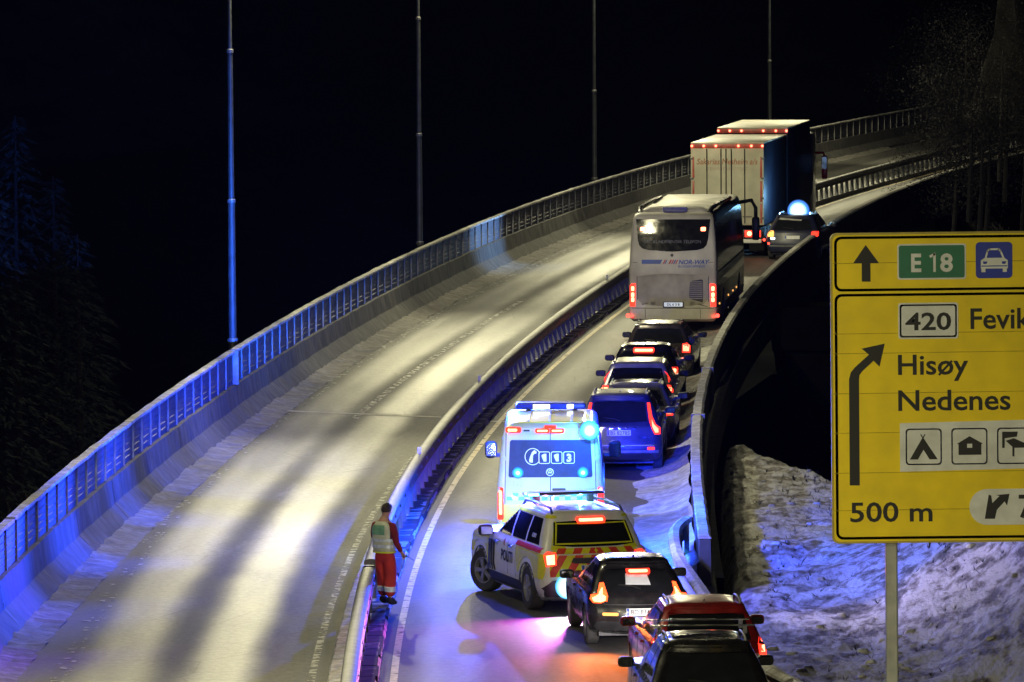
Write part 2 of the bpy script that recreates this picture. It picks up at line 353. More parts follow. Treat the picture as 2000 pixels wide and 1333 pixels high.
def ribs():
    mb = MB()
    for y in np.arange(70, 240, .42):
        for j in range(2):
            w = .085 if j == 0 else .05; n = -4.84 + j * .18
            if random.random() < .38: continue
            n += random.uniform(-.05, .05); w *= random.uniform(.5, 1.1)
            c = [side(XM, y, n - w, .008), side(XM, y, n + w, .008), side(XM, y + .22, n + w, .014), side(XM, y + .22, n - w, .014)]
            mb.add(c, [(0, 1, 2, 3)])
    return mb
new('rumble_edge_line', M['white_line'], ribs(), kind='structure')
sheet('median_edge_line', XM, XM, -.78, -.66, ysteps(60, 300, 1.5), 1, M['white_line'], .004)
sheet('lane_ridge', XM, XM, -3.08, -2.90, ysteps(142, 185, 1.0), 1, M['snow_dust'], .006)
a, b_ = at(545, 803), at(862, 816)
j1 = MB().add([a + Vector((0, -.13, .01)), b_ + Vector((0, -.13, .01)), b_ + Vector((0, .13, .012)), a + Vector((0, .13, .012))], [(0, 1, 2, 3)])
a, b_ = at(952, 824), at(1060, 824)
j1.add([a + Vector((0, -.1, .008)), b_ + Vector((0, -.1, .008)), b_ + Vector((0, .1, .01)), a + Vector((0, .1, .01))], [(0, 1, 2, 3)])
M['joint'] = mat('salt_filled_joint', (.42, .41, .38), .7, var=.5, scale=4)
new('expansion_joint', M['joint'], j1, kind='structure')

# ---- central kerb of concrete blocks between the posts
KY = ysteps(66, 300, .30)
kerb = sweep(XM, [(-.46, .0), (-.42, .09), (.30, .10), (.36, .0)], KY, closed=False, rough=.03)
ko = new('median_kerb', M['snow'], kerb, kind='structure')
blk = MB()
for y in np.arange(80, 215, 1.33):
    z = .10 + .008 * random.random(); L = 1.22 + .08 * random.random(); w = .31 + .06 * random.random()
    c = [side(XM, y + dy, n, zz) for zz in (.0, z) for dy, n in ((0, -.06), (0, w), (L, w), (L, -.06))]
    blk.add(c, [(4, 5, 6, 7), (0, 1, 5, 4), (1, 2, 6, 5), (2, 3, 7, 6), (3, 0, 4, 7)])
new('kerb_blocks', M['concrete'], blk, kind='structure')

# ------------------------------------------------------------------ central guardrail
def rail_profile():
    out = []
    for k in range(13): a = math.pi * k / 12; out.append((.125 * math.cos(a), .80 + .06 * math.sin(a)))
    return [(.11, .57), (.125, .61), (.085, .68), (.085, .71), (.125, .76)] + out + [(-.125, .76), (-.085, .71), (-.085, .68), (-.125, .61), (-.11, .57)]
def guardrail(y0, y1, step, label, parts=100):
    g = empty('guardrail', (0, 0, 0), label=label, cat='guardrail', group='central guardrail between the carriageways')
    ys = ysteps(y0, y1, 1.2)
    new('rail', M['steel'], sweep(XM, rail_profile(), ys), g, smooth=True, sharp=50)
    rest = MB(); k = 0
    for y in np.arange(y0 + .5, y1 - .2, step):
        p = side(XM, y, 0, 0); a = -heading(XM, y); T = Matrix.Translation(p) @ Matrix.Rotation(a, 4, 'Z')
        mb = MB()
        # folded sigma post, a little wider at the foot
        vs = [(sx * w, sy * d, z) for z, w, d in ((.0, .085, .05), (.35, .065, .04), (.80, .055, .035)) for sx, sy in ((-1, -1), (1, -1), (1, 1), (-1, 1))]
        fs = [(i * 4 + j, i * 4 + (j + 1) % 4, i * 4 + 4 + (j + 1) % 4, i * 4 + 4 + j) for i in range(2) for j in range(4)] + [(8, 9, 10, 11)]
        mb.add([T @ Vector(v) for v in vs], fs)
        if k < parts: new('post', M['post'], mb, g)
        else: rest.add(mb.v, mb.f)
        k += 1
    if rest.v: new('post', M['post'], rest, g, kind='stuff')
    bolts = MB()
    for y in np.arange(y0 + 1, min(y1, 150), 2.0):
        for s in (-1, 1):
            p = side(XM, y, s * .095, .69); bolts.box(p.x - .03, p.x + .03, p.y - .03, p.y + .03, p.z - .03, p.z + .03)
    if bolts.v: new('bolts', M['black'], bolts, g)
    return g
g1 = guardrail(64, 102.3, 1.33, 'short steel guardrail in the foreground ending in a rounded nose beside the person')
g2 = guardrail(103.5, 196, 1.33, 'long steel guardrail curving from behind the person up to the coach')
g3 = guardrail(199, 300, 1.33, 'distant dark guardrail with close posts beyond the lorry')
# rounded nose at the free end of the near rail
c = side(XM, 102.3, 0, 0); T = Matrix.Translation(c)
nose = MB(); ring = [(.125 * math.cos(math.pi * k / 12), .20 * math.sin(math.pi * k / 12)) for k in range(13)]
nose.add([(x + c.x, y + c.y, z) for z in (.56, .66, .80) for x, y in ring] + [(x * .7 + c.x, y * .8 + c.y, .87) for x, y in ring],
         [(r * 13 + i, r * 13 + i + 1, r * 13 + 14 + i, r * 13 + 13 + i) for r in range(3) for i in range(12)] + [tuple(range(39, 52))])
new('end_nose', M['post'], nose, g1, smooth=True)
for u, v in ((940, 736), (824, 878), (1189, 537), (1606, 349)):
    p = at(u, v + 8, .87); p.x = XM(p.y); mb = MB().box(p.x - .035, p.x + .035, p.y - .02, p.y + .02, .865, 1.0, ch=.008)
    new('reflector', M['sign_white'], mb, g2 if p.y < 197 else g3)

# ------------------------------------------------------------------ left parapet: concrete barrier with a panelled screen on top
ba = empty('concrete_barrier', (0, 0, 0), label='long sloping concrete barrier along the left road edge under the blue-lit screen', cat='barrier')
prof = [(-.20, -.4), (-.20, .90), (.0, .90), (.07, .42), (.36, .10), (.36, -.1)]
new('barrier_wall', M['concrete'], sweep(XF, prof, ysteps(62, 420, .8), rough=.025), ba)
seg = MB()
for y in np.arange(70, 330, 6.0):
    c = [side(XF, y + d, n, z) for d in (-.025, .025) for n, z in ((.006, .905), (.077, .425), (.367, .105))]
    new('joint', M['black'], MB().add(c, [(0, 1, 4, 3), (1, 2, 5, 4)]), ba)
# stained lower face: drifted snow in the toe
new('snow_drift', M['dirty_snow'], sweep(XF, [(.34, .11), (.42, .09), (.60, .05), (.95, .006)], ysteps(62, 300, .35), closed=False, rough=.05), None, kind='stuff', label='dirty snow drifted against the foot of the left concrete barrier', cat='snow')
fe = empty('parapet_screen', (0, 0, 0), label='blue-lit panelled screen with pale top rail on the left concrete barrier', cat='screen')
new('panel', M['panel'], sweep(XF, [(-.13, .90), (-.13, 1.66), (-.10, 1.66), (-.10, .90)], ysteps(64, 420, 1.0)), fe)
slat = MB()
for z in (1.03, 1.16, 1.29, 1.42, 1.55):
    q = sweep(XF, [(-.10, z - .012), (-.085, z - .008), (-.085, z + .008), (-.10, z + .012)], ysteps(64, 330, 1.5)); slat.add(q.v, q.f)
new('slats', M['panel'], slat, fe)
new('top_rail', M['snow'], sweep(XF, [(-.20, 1.66), (-.20, 1.71), (-.03, 1.71), (-.03, 1.66)], ysteps(64, 102.5, .8) , rough=.02), fe)
new('top_rail', M['snow'], sweep(XF, [(-.20, 1.665), (-.20, 1.72), (-.03, 1.72), (-.03, 1.665)], ysteps(102.7, 420, .8), rough=.02), fe)
rest = MB()
for k, y in enumerate(np.arange(92, 330, 1.6)):
    p = side(XF, y, -.075, 0); Tm = Matrix.Translation(p) @ Matrix.Rotation(-heading(XF, y), 4, 'Z')
    mb = MB().box(-.02, .02, -.022, .022, .9, 1.658, M=Tm)
    if k < 100: new('post', M['post'], mb, fe)
    else: rest.add(mb.v, mb.f)
new('post', M['steel'], rest, fe, kind='stuff')
p = side(XF, 141.6, -.05, 0); new('wide_post', M['steel'], MB().box(p.x - .11, p.x + .09, p.y - .08, p.y + .08, .9, 1.74), fe)

# ------------------------------------------------------------------ right parapet and its snowy approach rail
pa = empty('concrete_parapet', (0, 0, 0), label='snow-capped concrete parapet curving along the right road edge beside the queue', cat='parapet')
new('parapet_wall', M['concrete'], sweep(XR, [(-.08, -.3), (-.05, .84), (.15, .84), (.17, -.9)], ysteps(106.5, 420, .8)), pa)
new('snow_cap', M['snow'], sweep(XR, [(-.07, .843), (-.05, .885), (.12, .89), (.17, .843)], ysteps(106.6, 420, .35), rough=.018), pa)
for y in (132.5, 146):
    q = sweep(XR, [(-.10, -.1), (-.10, .90), (.21, .90), (.21, -.1)], [y - .1, y + .1]); new('joint_plate', M['steel'], q, pa)
ss = MB(); ys = ysteps(96, 175, .4)
new('snow_ramp', M['snow'], sweep(XR, [(-1.25, .0), (-1.05, .03), (-.7, .08), (-.35, .19), (-.09, .36)], ys, closed=False, rough=.12, fq=.45), None, kind='stuff', label='smooth snow piled against the right parapet beside the queue', cat='snow')
rr = empty('snowy_guardrail', (0, 0, 0), label='snow-covered guardrail bending outwards on the right before the parapet', cat='guardrail')
path = [at(1342, 1018, .8), at(1326, 1030, .8), at(1318, 1045, .8), at(1320, 1072, .8), at(1330, 1098, .8), at(1352, 1132, .8), at(1376, 1165, .8), at(1398, 1200, .8), at(1440, 1255, .8), at(1500, 1310, .8), at(1560, 1345, .8), at(1680, 1440, .8)]
dense = []
for i in range(len(path) - 1):
    for k in range(6):
        t = k / 6; p0, p1, p2, p3 = path[max(0, i - 1)], path[i], path[i + 1], path[min(len(path) - 1, i + 2)]
        dense.append(.5 * ((2 * p1) + (p2 - p0) * t + (2 * p0 - 5 * p1 + 4 * p2 - p3) * t * t + (3 * p1 - p0 - 3 * p2 + p3) * t ** 3))
def ribbon(pts, prof, rough=0):
    vs = []; k = len(prof)
    for i, p in enumerate(pts):
        t = (pts[min(i + 1, len(pts) - 1)] - pts[max(0, i - 1)]); n = Vector((-t.y, t.x, 0)).normalized()
        for a, z in prof:
            q = Vector((p.x, p.y, 0)) + n * a; q.z = z + (noise.noise(q * 4) * rough if rough else 0); vs.append(q)
    return MB().add(vs, [(i * k + j, i * k + (j + 1) % k, i * k + k + (j + 1) % k, i * k + k + j) for i in range(len(pts) - 1) for j in range(k)] + [tuple(range(k))[::-1], tuple(range((len(pts) - 1) * k, len(pts) * k))])
new('rail', M['steel'], ribbon(dense, [(-.05, .50), (.0, .55), (-.05, .62), (-.0, .68), (-.05, .74), (-.05, .80), (.04, .80), (.04, .50)]), rr)
new('snow_cap', M['snow'], ribbon(dense, [(-.12, .803), (-.11, .85), (-.03, .90), (.08, .88), (.11, .803)], .02), rr)
for i in range(4, len(dense), 8):
    p = dense[i]; new('post', M['post'], MB().box(p.x + .045, p.x + .14, p.y - .05, p.y + .05, -.6, .8), rr)
# ------------------------------------------------------------------ ground: snowy shoulder on the right, valley under the bridge, slope on the left
def sm(a, b, x):
    t = min(1, max(0, (x - a) / (b - a))); return t * t * (3 - 2 * t)
def fbm(x, y, s, o=4):
    return sum(noise.noise(Vector((x * s * 2 ** k, y * s * 2 ** k, 3.7 * k))) / 2 ** k for k in range(o))
def crest(x): return 136.5 - 5.2 * max(0, x - 5.4) if x < 9 else 117.8 + 1.0 * (x - 9)
def ground_r(x, y):
    d = x - XR(y)
    z = -.10 + .11 * fbm(x, y * .5, .8) + .035 * fbm(x, y * .6, 2.7, 3)
    bank = sm(6.4, 10.5, x + (y - 97) * .10 - .3 * noise.noise(Vector((x * .4, y * .3, 1)))) * 2.3   # bank rising to the right
    z += bank * sm(118, 100, y)
    z += sm(8, 18, x) * 2.0
    z -= .8 * sm(.9, .1, d) * sm(104, 112, y) + .5 * sm(.8, .2, d)
    z -= .15 * sm(112, 128, y)
    z -= sm(0, 22, y - crest(x)) * 17
    return z
def grid(x0, x1, y0, y1, dx, dy, fz):
    xs = np.arange(x0, x1 + 1e-6, dx); ys = np.arange(y0, y1 + 1e-6, dy)
    vs = [(x, y, fz(x, y)) for y in ys for x in xs]; n = len(xs)
    return mesh(vs, [(j * n + i, j * n + i + 1, j * n + n + i + 1, j * n + n + i) for j in range(len(ys) - 1) for i in range(n - 1)], True, 180)
def snow_mat():
    m = bpy.data.materials.new('trampled_snow'); m.use_nodes = True; t = m.node_tree; b = t.nodes['Principled BSDF']
    tc = node(t, 'TexCoord'); mp = node(t, 'Mapping'); mp.inputs['Scale'].default_value = (1, .42, 1); mp.inputs['Rotation'].default_value = (0, 0, .12); t.links.new(tc.outputs['Object'], mp.inputs[0])
    n1 = node(t, 'TexNoise'); n1.inputs['Scale'].default_value = 3.4; n1.inputs['Detail'].default_value = 9; n1.inputs['Roughness'].default_value = .62; t.links.new(mp.outputs[0], n1.inputs[0])
    n2 = node(t, 'TexNoise'); n2.inputs['Scale'].default_value = .45; n2.inputs['Detail'].default_value = 4; t.links.new(tc.outputs['Object'], n2.inputs[0])
    v = math_n(t, 'ADD', n1.outputs[0], math_n(t, 'MULTIPLY', math_n(t, 'SUBTRACT', n2.outputs[0], .5), .42))
    cr = node(t, 'ValToRGB'); e = cr.color_ramp.elements; e[0].position = .37; e[0].color = (.05, .042, .03, 1); e[1].position = .55; e[1].color = (.50, .50, .49, 1)
    x = e.new(.45); x.color = (.22, .20, .17, 1)
    t.links.new(v, cr.inputs[0]); t.links.new(cr.outputs[0], b.inputs['Base Color']); b.inputs['Roughness'].default_value = .8
    n3 = node(t, 'TexNoise'); n3.inputs['Scale'].default_value = 7; n3.inputs['Detail'].default_value = 9; t.links.new(mp.outputs[0], n3.inputs[0])
    bp = node(t, 'Bump'); bp.inputs['Strength'].default_value = .8; bp.inputs['Distance'].default_value = .07; t.links.new(math_n(t, 'ADD', n3.outputs[0], n1.outputs[0]), bp.inputs['Height']); t.links.new(bp.outputs[0], b.inputs['Normal'])
    return m
M['tramp'] = snow_mat()
obj('snowy_ground', grid(3.15, 32, 70, 165, .16, .22, ground_r), M['tramp'], kind='structure')
def ground_l(x, y):
    z = -2.2 + .5 * fbm(x, y, .25) + .15 * fbm(x, y, 1.1) - sm(1, 14, XF(y) - x) * 7
    z += sm(96, 70, y) * 1.4
    z -= sm(120, 150, y) * 9
    return z
M['heath'] = mat('winter_heath', (.075, .065, .04), .95, var=.6, scale=1.2, bump=.8, dirt=(.30, .29, .26), dirt_amt=.55)
obj('ground_slope', grid(-44, -6.4, 60, 175, .4, .5, ground_l), M['heath'], kind='structure')
def valley(x, y):
    z = -15 + 1.5 * fbm(x, y, .03) + 5 * sm(150, 215, y) * sm(4, 12, x) * sm(40, 16, x)
    z += sm(40, 130, x - .22 * (y - 200)) * 46 + sm(330, 520, y) * 55 + sm(-50, -170, x) * 40
    return z + 2.2 * fbm(x, y, .05)
M['forest_floor'] = mat('night_forest_floor', (.022, .026, .024), .95, var=.6, scale=.25, bump=.5)
vs = []
obj('valley_ground', grid(-420, 420, 60, 900, 6, 6, valley), M['forest_floor'], kind='structure')
obj('ground', mesh([(-3000, -500, -22), (3000, -500, -22), (3000, 3000, -22), (-3000, 3000, -22)], [(0, 1, 2, 3)]), M['forest_floor'], kind='structure')
# dim snow patch on the far valley slope below the bridge, and the tall dark pier in front of it
def patch(x, y): return valley(x, y) + .25 + .3 * fbm(x, y, .4)
obj('snow_patch', grid(9.5, 16, 196, 228, .5, .5, lambda x, y: -7.6 + (y - 196) * .22 + .35 * fbm(x, y, .3)), M['tramp'], kind='structure')
p = at_y(1530, 780, 172)
pr = empty('bridge_pier', (p.x + 2.6, 172, -20), label='massive dark concrete pier standing in the valley between the parapet and the sign', cat='pier')
new('shaft', M['pier_dark'], MB().box(-2.6, 3.4, -1, 1, 0, 19.4, ch=.12), pr)
new('pier_head', M['pier_dark'], MB().box(-2.72, 3.52, -1.2, 1.2, 19.4, 20.7, ch=.08), pr)

# grass tufts and ice lumps poking out of the snow
rnd = random.Random(3)
lump = MB()
for k in range(700):
    x = 4.3 + rnd.random() * 10; y = 90 + rnd.random() * 46
    if x < XR(y) + .7: continue
    z = ground_r(x, y); r = .03 + .08 * rnd.random() ** 3
    vs = [(x + r * math.cos(a) * 1.4 * (1 - .4 * h), y + r * math.sin(a) * (1 - .4 * h) + rnd.uniform(-.02, .02), z - .03 + h * r * .8) for h in (0, 1) for a in (0, 1.2, 2.5, 3.8, 5.1)]
    lump.add(vs, [(i, (i + 1) % 5, 5 + (i + 1) % 5, 5 + i) for i in range(5)] + [(5, 6, 7, 8, 9)])
new('snow_lumps', M['snow'], lump, smooth=True, sharp=180, kind='stuff', label='frozen clods of snow scattered over the right verge', cat='snow')
tuft = MB()
for k in range(1500):
    x = 4.2 + rnd.random() * 9; y = 88 + rnd.random() * 48
    if x < XR(y) + .5 or noise.noise(Vector((x * .7, y * .35, 5))) < .05: continue
    z = ground_r(x, y)
    for q in range(4):
        a = rnd.random() * 6.28; h = .04 + .09 * rnd.random(); l = .02 + .14 * rnd.random()
        tuft.add([(x - .008, y, z - .02), (x + .008, y, z - .02), (x + l * math.cos(a), y + l * math.sin(a), z + h)], [(0, 1, 2)])
new('dead_grass', M['twig'], tuft, kind='stuff', label='dead grass blades sticking out of the snow on the right verge', cat='grass')

# ------------------------------------------------------------------ bare shrubs, spruces, the rock face
def twigs(base, height, n_stems, lean, rn, spread=.5, depth=3, r0=.03):
    mb = MB()
    def grow(p, d, l, r, k):
        pts = [p]; q = p.copy(); dd = d.copy()
        for i in range(4):
            dd = (dd + Vector((rn.uniform(-1, 1), rn.uniform(-1, 1), rn.uniform(-.6, .7))) * .16).normalized(); q = q + dd * l / 4; pts.append(q.copy())
        mb.tube(pts, [r * (1 - .16 * i) for i in range(5)], 4 if k else 5)
        if k < depth:
            for i in range(3 if k else 4):
                s = pts[rn.randint(1, 4)]; grow(s, (dd + Vector((rn.uniform(-1, 1), rn.uniform(-1, 1), rn.uniform(-.7, .8))) * spread * 1.5).normalized(), l * rn.uniform(.4, .65), r * .55, k + 1)
    for i in range(n_stems):
        grow(Vector(base), (Vector(lean) + Vector((rn.uniform(-1, 1), rn.uniform(-1, 1), rn.uniform(-.4, .4))) * spread).normalized(), height * rn.uniform(.6, 1), r0, 0)
    return mb
def shrub(name, base, h, n, lean, seed, label, cat='shrub', group=None, r0=.03, depth=3):
    return new(name, M['twig'], twigs((0, 0, 0), h, n, lean, random.Random(seed), r0=r0, depth=depth), smooth=True, label=label, cat=cat, group=group)
s = shrub('bare_shrub', None, 2.6, 9, (-.75, -.1, .35), 11, 'bare shrub with arching twigs over the snow right of the sign post', depth=3, r0=.02); s.location = (9.5, 104, ground_r(9.5, 104) + .2)
s = shrub('bare_shrub', None, 2.0, 7, (-.6, -.1, .5), 12, 'second bare shrub under the right edge of the sign, farther up the slope', depth=3, r0=.018); s.location = (9.6, 108, ground_r(9.6, 108) + .4)
s = shrub('bare_tree', None, 1.9, 7, (-.62, -.1, .75), 13, 'leafless tree leaning over the far bend of the road', 'tree', depth=3, r0=.05); s.location = (21.2, 246, -2.2); s.scale = (1, 1, .8)
s = shrub('bare_tree', None, 1.8, 6, (-.75, -.2, .45), 14, 'low leafless tree overhanging the right parapet at the far bend', 'tree', depth=3, r0=.05); s.location = (18.6, 236, -3.2)
gl = 'undergrowth on the slope behind the left screen'
for k, (u, v) in enumerate(((5, 1010), (30, 985), (62, 965), (95, 950), (20, 960), (120, 935), (48, 1000))):
    p = at_y(u - 12, v, 118 + 2 * k % 7); s = shrub('undergrowth', None, 1.6 + .2 * (k % 3), 9, (0, 0, 1), 30 + k, 'bare undergrowth twigs on the slope behind the left screen', group=gl, depth=2, r0=.016)
    s.location = (p.x, p.y, ground_l(p.x, p.y) - .1)
def spruce(loc, h, rad, seed, label, group, m):
    rn = random.Random(seed); t = empty('spruce_tree', loc, rn.random() * 6, label=label, cat='tree', group=group)
    new('trunk', M['bark'], MB().tube([(0, 0, 0), (.05, 0, h * .5), (0, .04, h)], [.22, .14, .02], 7), t)
    mb = MB(); n = int(h * 11)
    for i in range(n):
        f = .08 + .92 * i / n; z = h * f; L = rad * (1 - f) ** .8 * rn.uniform(.4, 1.2) * (1 + .35 * noise.noise(Vector((z * .5, i % 3, seed)))) + .15; a = i * 2.4 + rn.uniform(-.4, .4); c, s_ = math.cos(a), math.sin(a)
        for j in range(int(6 + L * 5)):
            u = rn.uniform(.15, 1); w = rn.uniform(-1, 1) * .28 * L * (1.05 - u); zz = z - .38 * L * u * u + .10 * L * u + rn.uniform(-.08, .05)
            x, y = c * L * u - s_ * w, s_ * L * u + c * w; l = rn.uniform(.22, .42); d = a + rn.uniform(-.8, .8); dx, dy = math.cos(d) * l, math.sin(d) * l
            px, py = -math.sin(d) * .07, math.cos(d) * .07
            mb.add([(x - px, y - py, zz), (x + px, y + py, zz + .02), (x + dx, y + dy, zz - .16 * rn.random() - .04)], [(0, 1, 2)])
    new('crown', m, mb, t); return t
sg = 'spruces standing in the dark behind the left screen'
for k, (u, y, top, rad) in enumerate(((30, 212, 210, 5.6), (105, 226, 330, 5.2), (150, 206, 440, 3.8), (-20, 200, 300, 5.0), (182, 230, 560, 3.0))):
    zt = at_y(u, top, y); base = ground_l(zt.x, y) if y < 175 and zt.x > -43 else -14
    spruce((zt.x, y, base - .3), zt.z - base, rad, 50 + k, ['tall spruce tree in dim blue light behind the left screen', 'spruce with a ragged blue-lit edge behind the left screen, right of the tall one',
           'rightmost full spruce of the dim blue group', 'spruce cut by the left picture edge', 'smallest spruce at the right end of the dim blue group'][k], sg, M['needle'])
# rock cutting at the upper right, with scrub on it
def rock():
    vs, fs = [], []; n, m_ = 70, 60
    for j in range(m_ + 1):
        for i in range(n + 1):
            s_ = i / n; h = j / m_; x = 22 + 46 * s_; y = 318 + 22 * s_ - 26 * sm(.25, .0, s_)
            hh = -8 + (h * 46) * sm(-.10, .35, s_ + .05 * noise.noise(Vector((s_ * 9, 1, 2))))
            q = Vector((x * .16, y * .16, hh * .10)); d = noise.noise(q) * 3.2 + noise.noise(q * 2.7) * 1.5 + noise.noise(q * 7) * .6
            vs.append((x + d * .5, y + d + h * 11, hh + .6 * noise.noise(q * 3)))
    for j in range(m_):
        for i in range(n):
            q = j * (n + 1) + i; fs.append((q, q + 1, q + n + 2, q + n + 1))
    return mesh(vs, fs, True, 25)
obj('rock_face', rock(), M['rock'], label='dark rock cutting with faint lit patches above the far bend', cat='rock')
def scrub_tree(loc, h, seed, label):
    rn = random.Random(seed); t = empty('scrub_tree', loc, 0, label=label, cat='tree', group='dark scrub trees above the far bend')
    new('trunk', M['bark'], MB().tube([(0, 0, 0), (.1, 0, h * .4), (.15, .1, h * .8)], [.12, .09, .03], 6), t); mb = MB()
    cl = [Vector((rn.gauss(0, h * .22), rn.gauss(0, h * .2), h * rn.uniform(.3, 1))) for _ in range(26)]
    for k in range(4500):
        p = cl[k % 26] + Vector((rn.gauss(0, .32), rn.gauss(0, .32), rn.gauss(0, .28))) * h * .22; a, b = [Vector((rn.uniform(-1, 1), rn.uniform(-1, 1), rn.uniform(-1, 1))) * .07 for _ in range(2)]
        mb.add([p, p + a, p + b], [(0, 1, 2)])
    new('crown', M['leaf'], mb, t)
for k, (u, v, y, h) in enumerate(((1860, 330, 262, 5.5), (1900, 290, 285, 7), (1950, 340, 262, 6.5), (1850, 420, 240, 4.5), (1990, 270, 290, 8), (1830, 250, 310, 6), (1915, 400, 238, 5), (1880, 380, 232, 5.5), (1940, 300, 250, 7), (1840, 330, 268, 5), (1985, 400, 236, 6), (1870, 230, 300, 7), (1900, 420, 226, 5))):
    p = at_y(u + 12, v + 55, y); scrub_tree(p, h, 80 + k, 'dark bushy tree on the slope above the far bend')

# ------------------------------------------------------------------ lamp columns along the left parapet
def lamp_light(parent, loc, power, col, spot=150):
    L = bpy.data.lights.new('lamp_light', 'SPOT'); L.energy = power; L.color = col; L.spot_size = R(spot); L.spot_blend = .6; L.shadow_soft_size = .18
    o = bpy.data.objects.new('lamp_light', L); COL.objects.link(o); o.parent = parent; o.location = loc; return o
M['lens'] = glow('lamp_lens', (1, .9, .6), 10)
LAMP_W, LAMP_COL = 8800, (1, .92, .56)
def street_lamp(y, label, power=LAMP_W):
    p = side(XF, y, -.55, -.6); g = empty('street_lamp', p, -heading(XF, y), label=label, cat='street lamp', group='lamp columns along the left parapet')
    new('column', M['column'], MB().lathe([(.115, -.4), (.115, 1.95), (.105, 1.97), (.10, 2.0), (.088, 5.75)], 12, 'z'), g, smooth=True)
    new('column', M['column'], MB().lathe([(.075, 5.75), (.066, 9.45)], 12, 'z'), g, smooth=True)
    new('column', M['column'], MB().lathe([(.052, 9.45), (.042, 13.0)], 12, 'z'), g, smooth=True)
    for z, r in ((5.75, .105), (9.45, .085), (2.3, .13)): new('collar', M['steel'], MB().lathe([(r, z - .05), (r, z + .03), (r - .02, z + .05)], 12, 'z'), g)
    new('bracket_arm', M['column'], MB().tube([(0, 0, 12.9), (.5, 0, 13.3), (1.6, 0, 13.42)], .035, 8), g, smooth=True)
    h = new('lamp_head', M['post'], MB().box(1.5, 2.3, -.16, .16, 13.36, 13.5, ch=.04), g)
    new('lens', M['lens'], MB().box(1.6, 2.2, -.12, .12, 13.33, 13.358), g)
    l = lamp_light(g, (1.9, 0, 13.28), power * .30, LAMP_COL, 140); l.data.spot_blend = .5
    # two lenses throwing up and down the road, as road lanterns do
    for s_ in (-1, 1):
        l = lamp_light(g, (1.9, s_ * .05, 13.28), power * 1.75, LAMP_COL, 78); l.data.spot_blend = 1; l.rotation_euler = Vector((.24, s_ * 1.0, -.52)).to_track_quat('-Z', 'Y').to_euler()
    return g

for y, lab in ((145.3, 'nearest tall lamp column, lit blue, behind the left screen'), (187.4, 'second lamp column behind the left screen, above the middle of the road'), (231.2, 'third thin lamp column, between the second one and the lorry'), (275, 'faint farthest lamp column behind the lorry')):
    street_lamp(y, lab)
for y in (20, 61, 103): street_lamp(y, power=LAMP_W * {20: 2.8, 61: .62, 103: .68}[y], label='unseen lamp column continuing the same row')  # unseen columns; the nearest is added, extra bright, to light the sign

# ------------------------------------------------------------------ direction sign
SY = 77.0; sx_, so = 150.0, at_y(1629, 1058, 77.0)
SM = Matrix.Translation(so) @ Matrix.Rotation(R(-.3), 4, 'Y')
sign = empty('road_sign', (0, 0, 0), label='big yellow direction sign on a steel post at the right', cat='sign')
sign.matrix_world = SM
def S(u, v): return ((u - 1629) / sx_, (1058 - v) / sx_ * 1.0)
def slab(poly, y0, y1):
    """flat polygon (sign pixels) given a little thickness"""
    pts = [S(*q) for q in poly]; n = len(pts)
    return MB().add([(x, y1, z) for x, z in pts] + [(x, y0, z) for x, z in pts], [tuple(range(n, 2 * n)), tuple(range(n))[::-1]] + [(i, (i + 1) % n, n + (i + 1) % n, n + i) for i in range(n)])
def rr_pts(x0, y0, x1, y1, r, n=5):
    out = []
    for cx, cy, a0 in ((x1 - r, y0 + r, -90), (x1 - r, y1 - r, 0), (x0 + r, y1 - r, 90), (x0 + r, y0 + r, 180)):
        out += [(cx + r * math.cos(R(a0 + 90 * k / n)), cy + r * math.sin(R(a0 + 90 * k / n))) for k in range(n + 1)]
    return out
def ring(o, i, y0, y1):
    a = [S(*q) for q in o]; b = [S(*q) for q in i]; n = len(a)
    return MB().add([(x, y0, z) for x, z in a + b] + [(x, y1, z) for x, z in a + b], [(k, (k + 1) % n, n + (k + 1) % n, n + k) for k in range(n)] +
                    [(k, 2 * n + k, 2 * n + (k + 1) % n, (k + 1) % n) for k in range(n)] + [(n + k, n + (k + 1) % n, 3 * n + (k + 1) % n, 3 * n + k) for k in range(n)])
def text_geo(s, bold=0.0, shear=0.0):
    c = bpy.data.curves.new('lettering', 'FONT'); c.body = s; c.size = 1; c.offset = bold; c.shear = shear; c.resolution_u = 3
    o = bpy.data.objects.new('lettering', c); COL.objects.link(o); dg = bpy.context.evaluated_depsgraph_get(); dg.update()
    me = bpy.data.meshes.new_from_object(o.evaluated_get(dg)); vs = [v.co.copy() for v in me.vertices]; fs = [tuple(p.vertices) for p in me.polygons]
    bpy.data.objects.remove(o); bpy.data.curves.remove(c); bpy.data.meshes.remove(me); return vs, fs
def sign_text(s, u0, u1, v_top, v_base, m, parent=sign, y=-.035, cap=None, bold=.012):
    vs, fs = text_geo(s, bold); xs = [v.x for v in vs]; h = cap or max(v.y for v in vs)
    if cap is None:
        h = max(v.y for v in text_geo(s[0], bold)[0])
    x0, x1 = min(xs), max(xs); kx = (u1 - u0) / (x1 - x0); ky = (v_base - v_top) / h
    out = []
    for v in vs:
        q = S(u0 + (v.x - x0) * kx, v_base - v.y * ky); out.append((q[0], y, q[1]))
    return new('lettering', m, MB().add(out, fs), parent)
new('panel', M['sign_yellow'], slab(rr_pts(1629, 453, 2140, 1058, 12), 0, -.03), sign)
new('panel_rim', M['sign_edge'], ring(rr_pts(1625, 449, 2144, 1062, 14), rr_pts(1629, 453, 2140, 1058, 12), -.036, .03), sign)
for y0 in (508, 647, 686, 765, 843, 922, 996): new('seam', M['seam'], slab([(1630, y0), (2139, y0 - 2), (2139, y0 - .5), (1630, y0 + 1.5)], -.03, -.033), sign)
new('border', M['ink'], ring(rr_pts(1633, 456, 2134, 564, 14), rr_pts(1638, 461, 2129, 559, 10), -.03, -.037), sign)
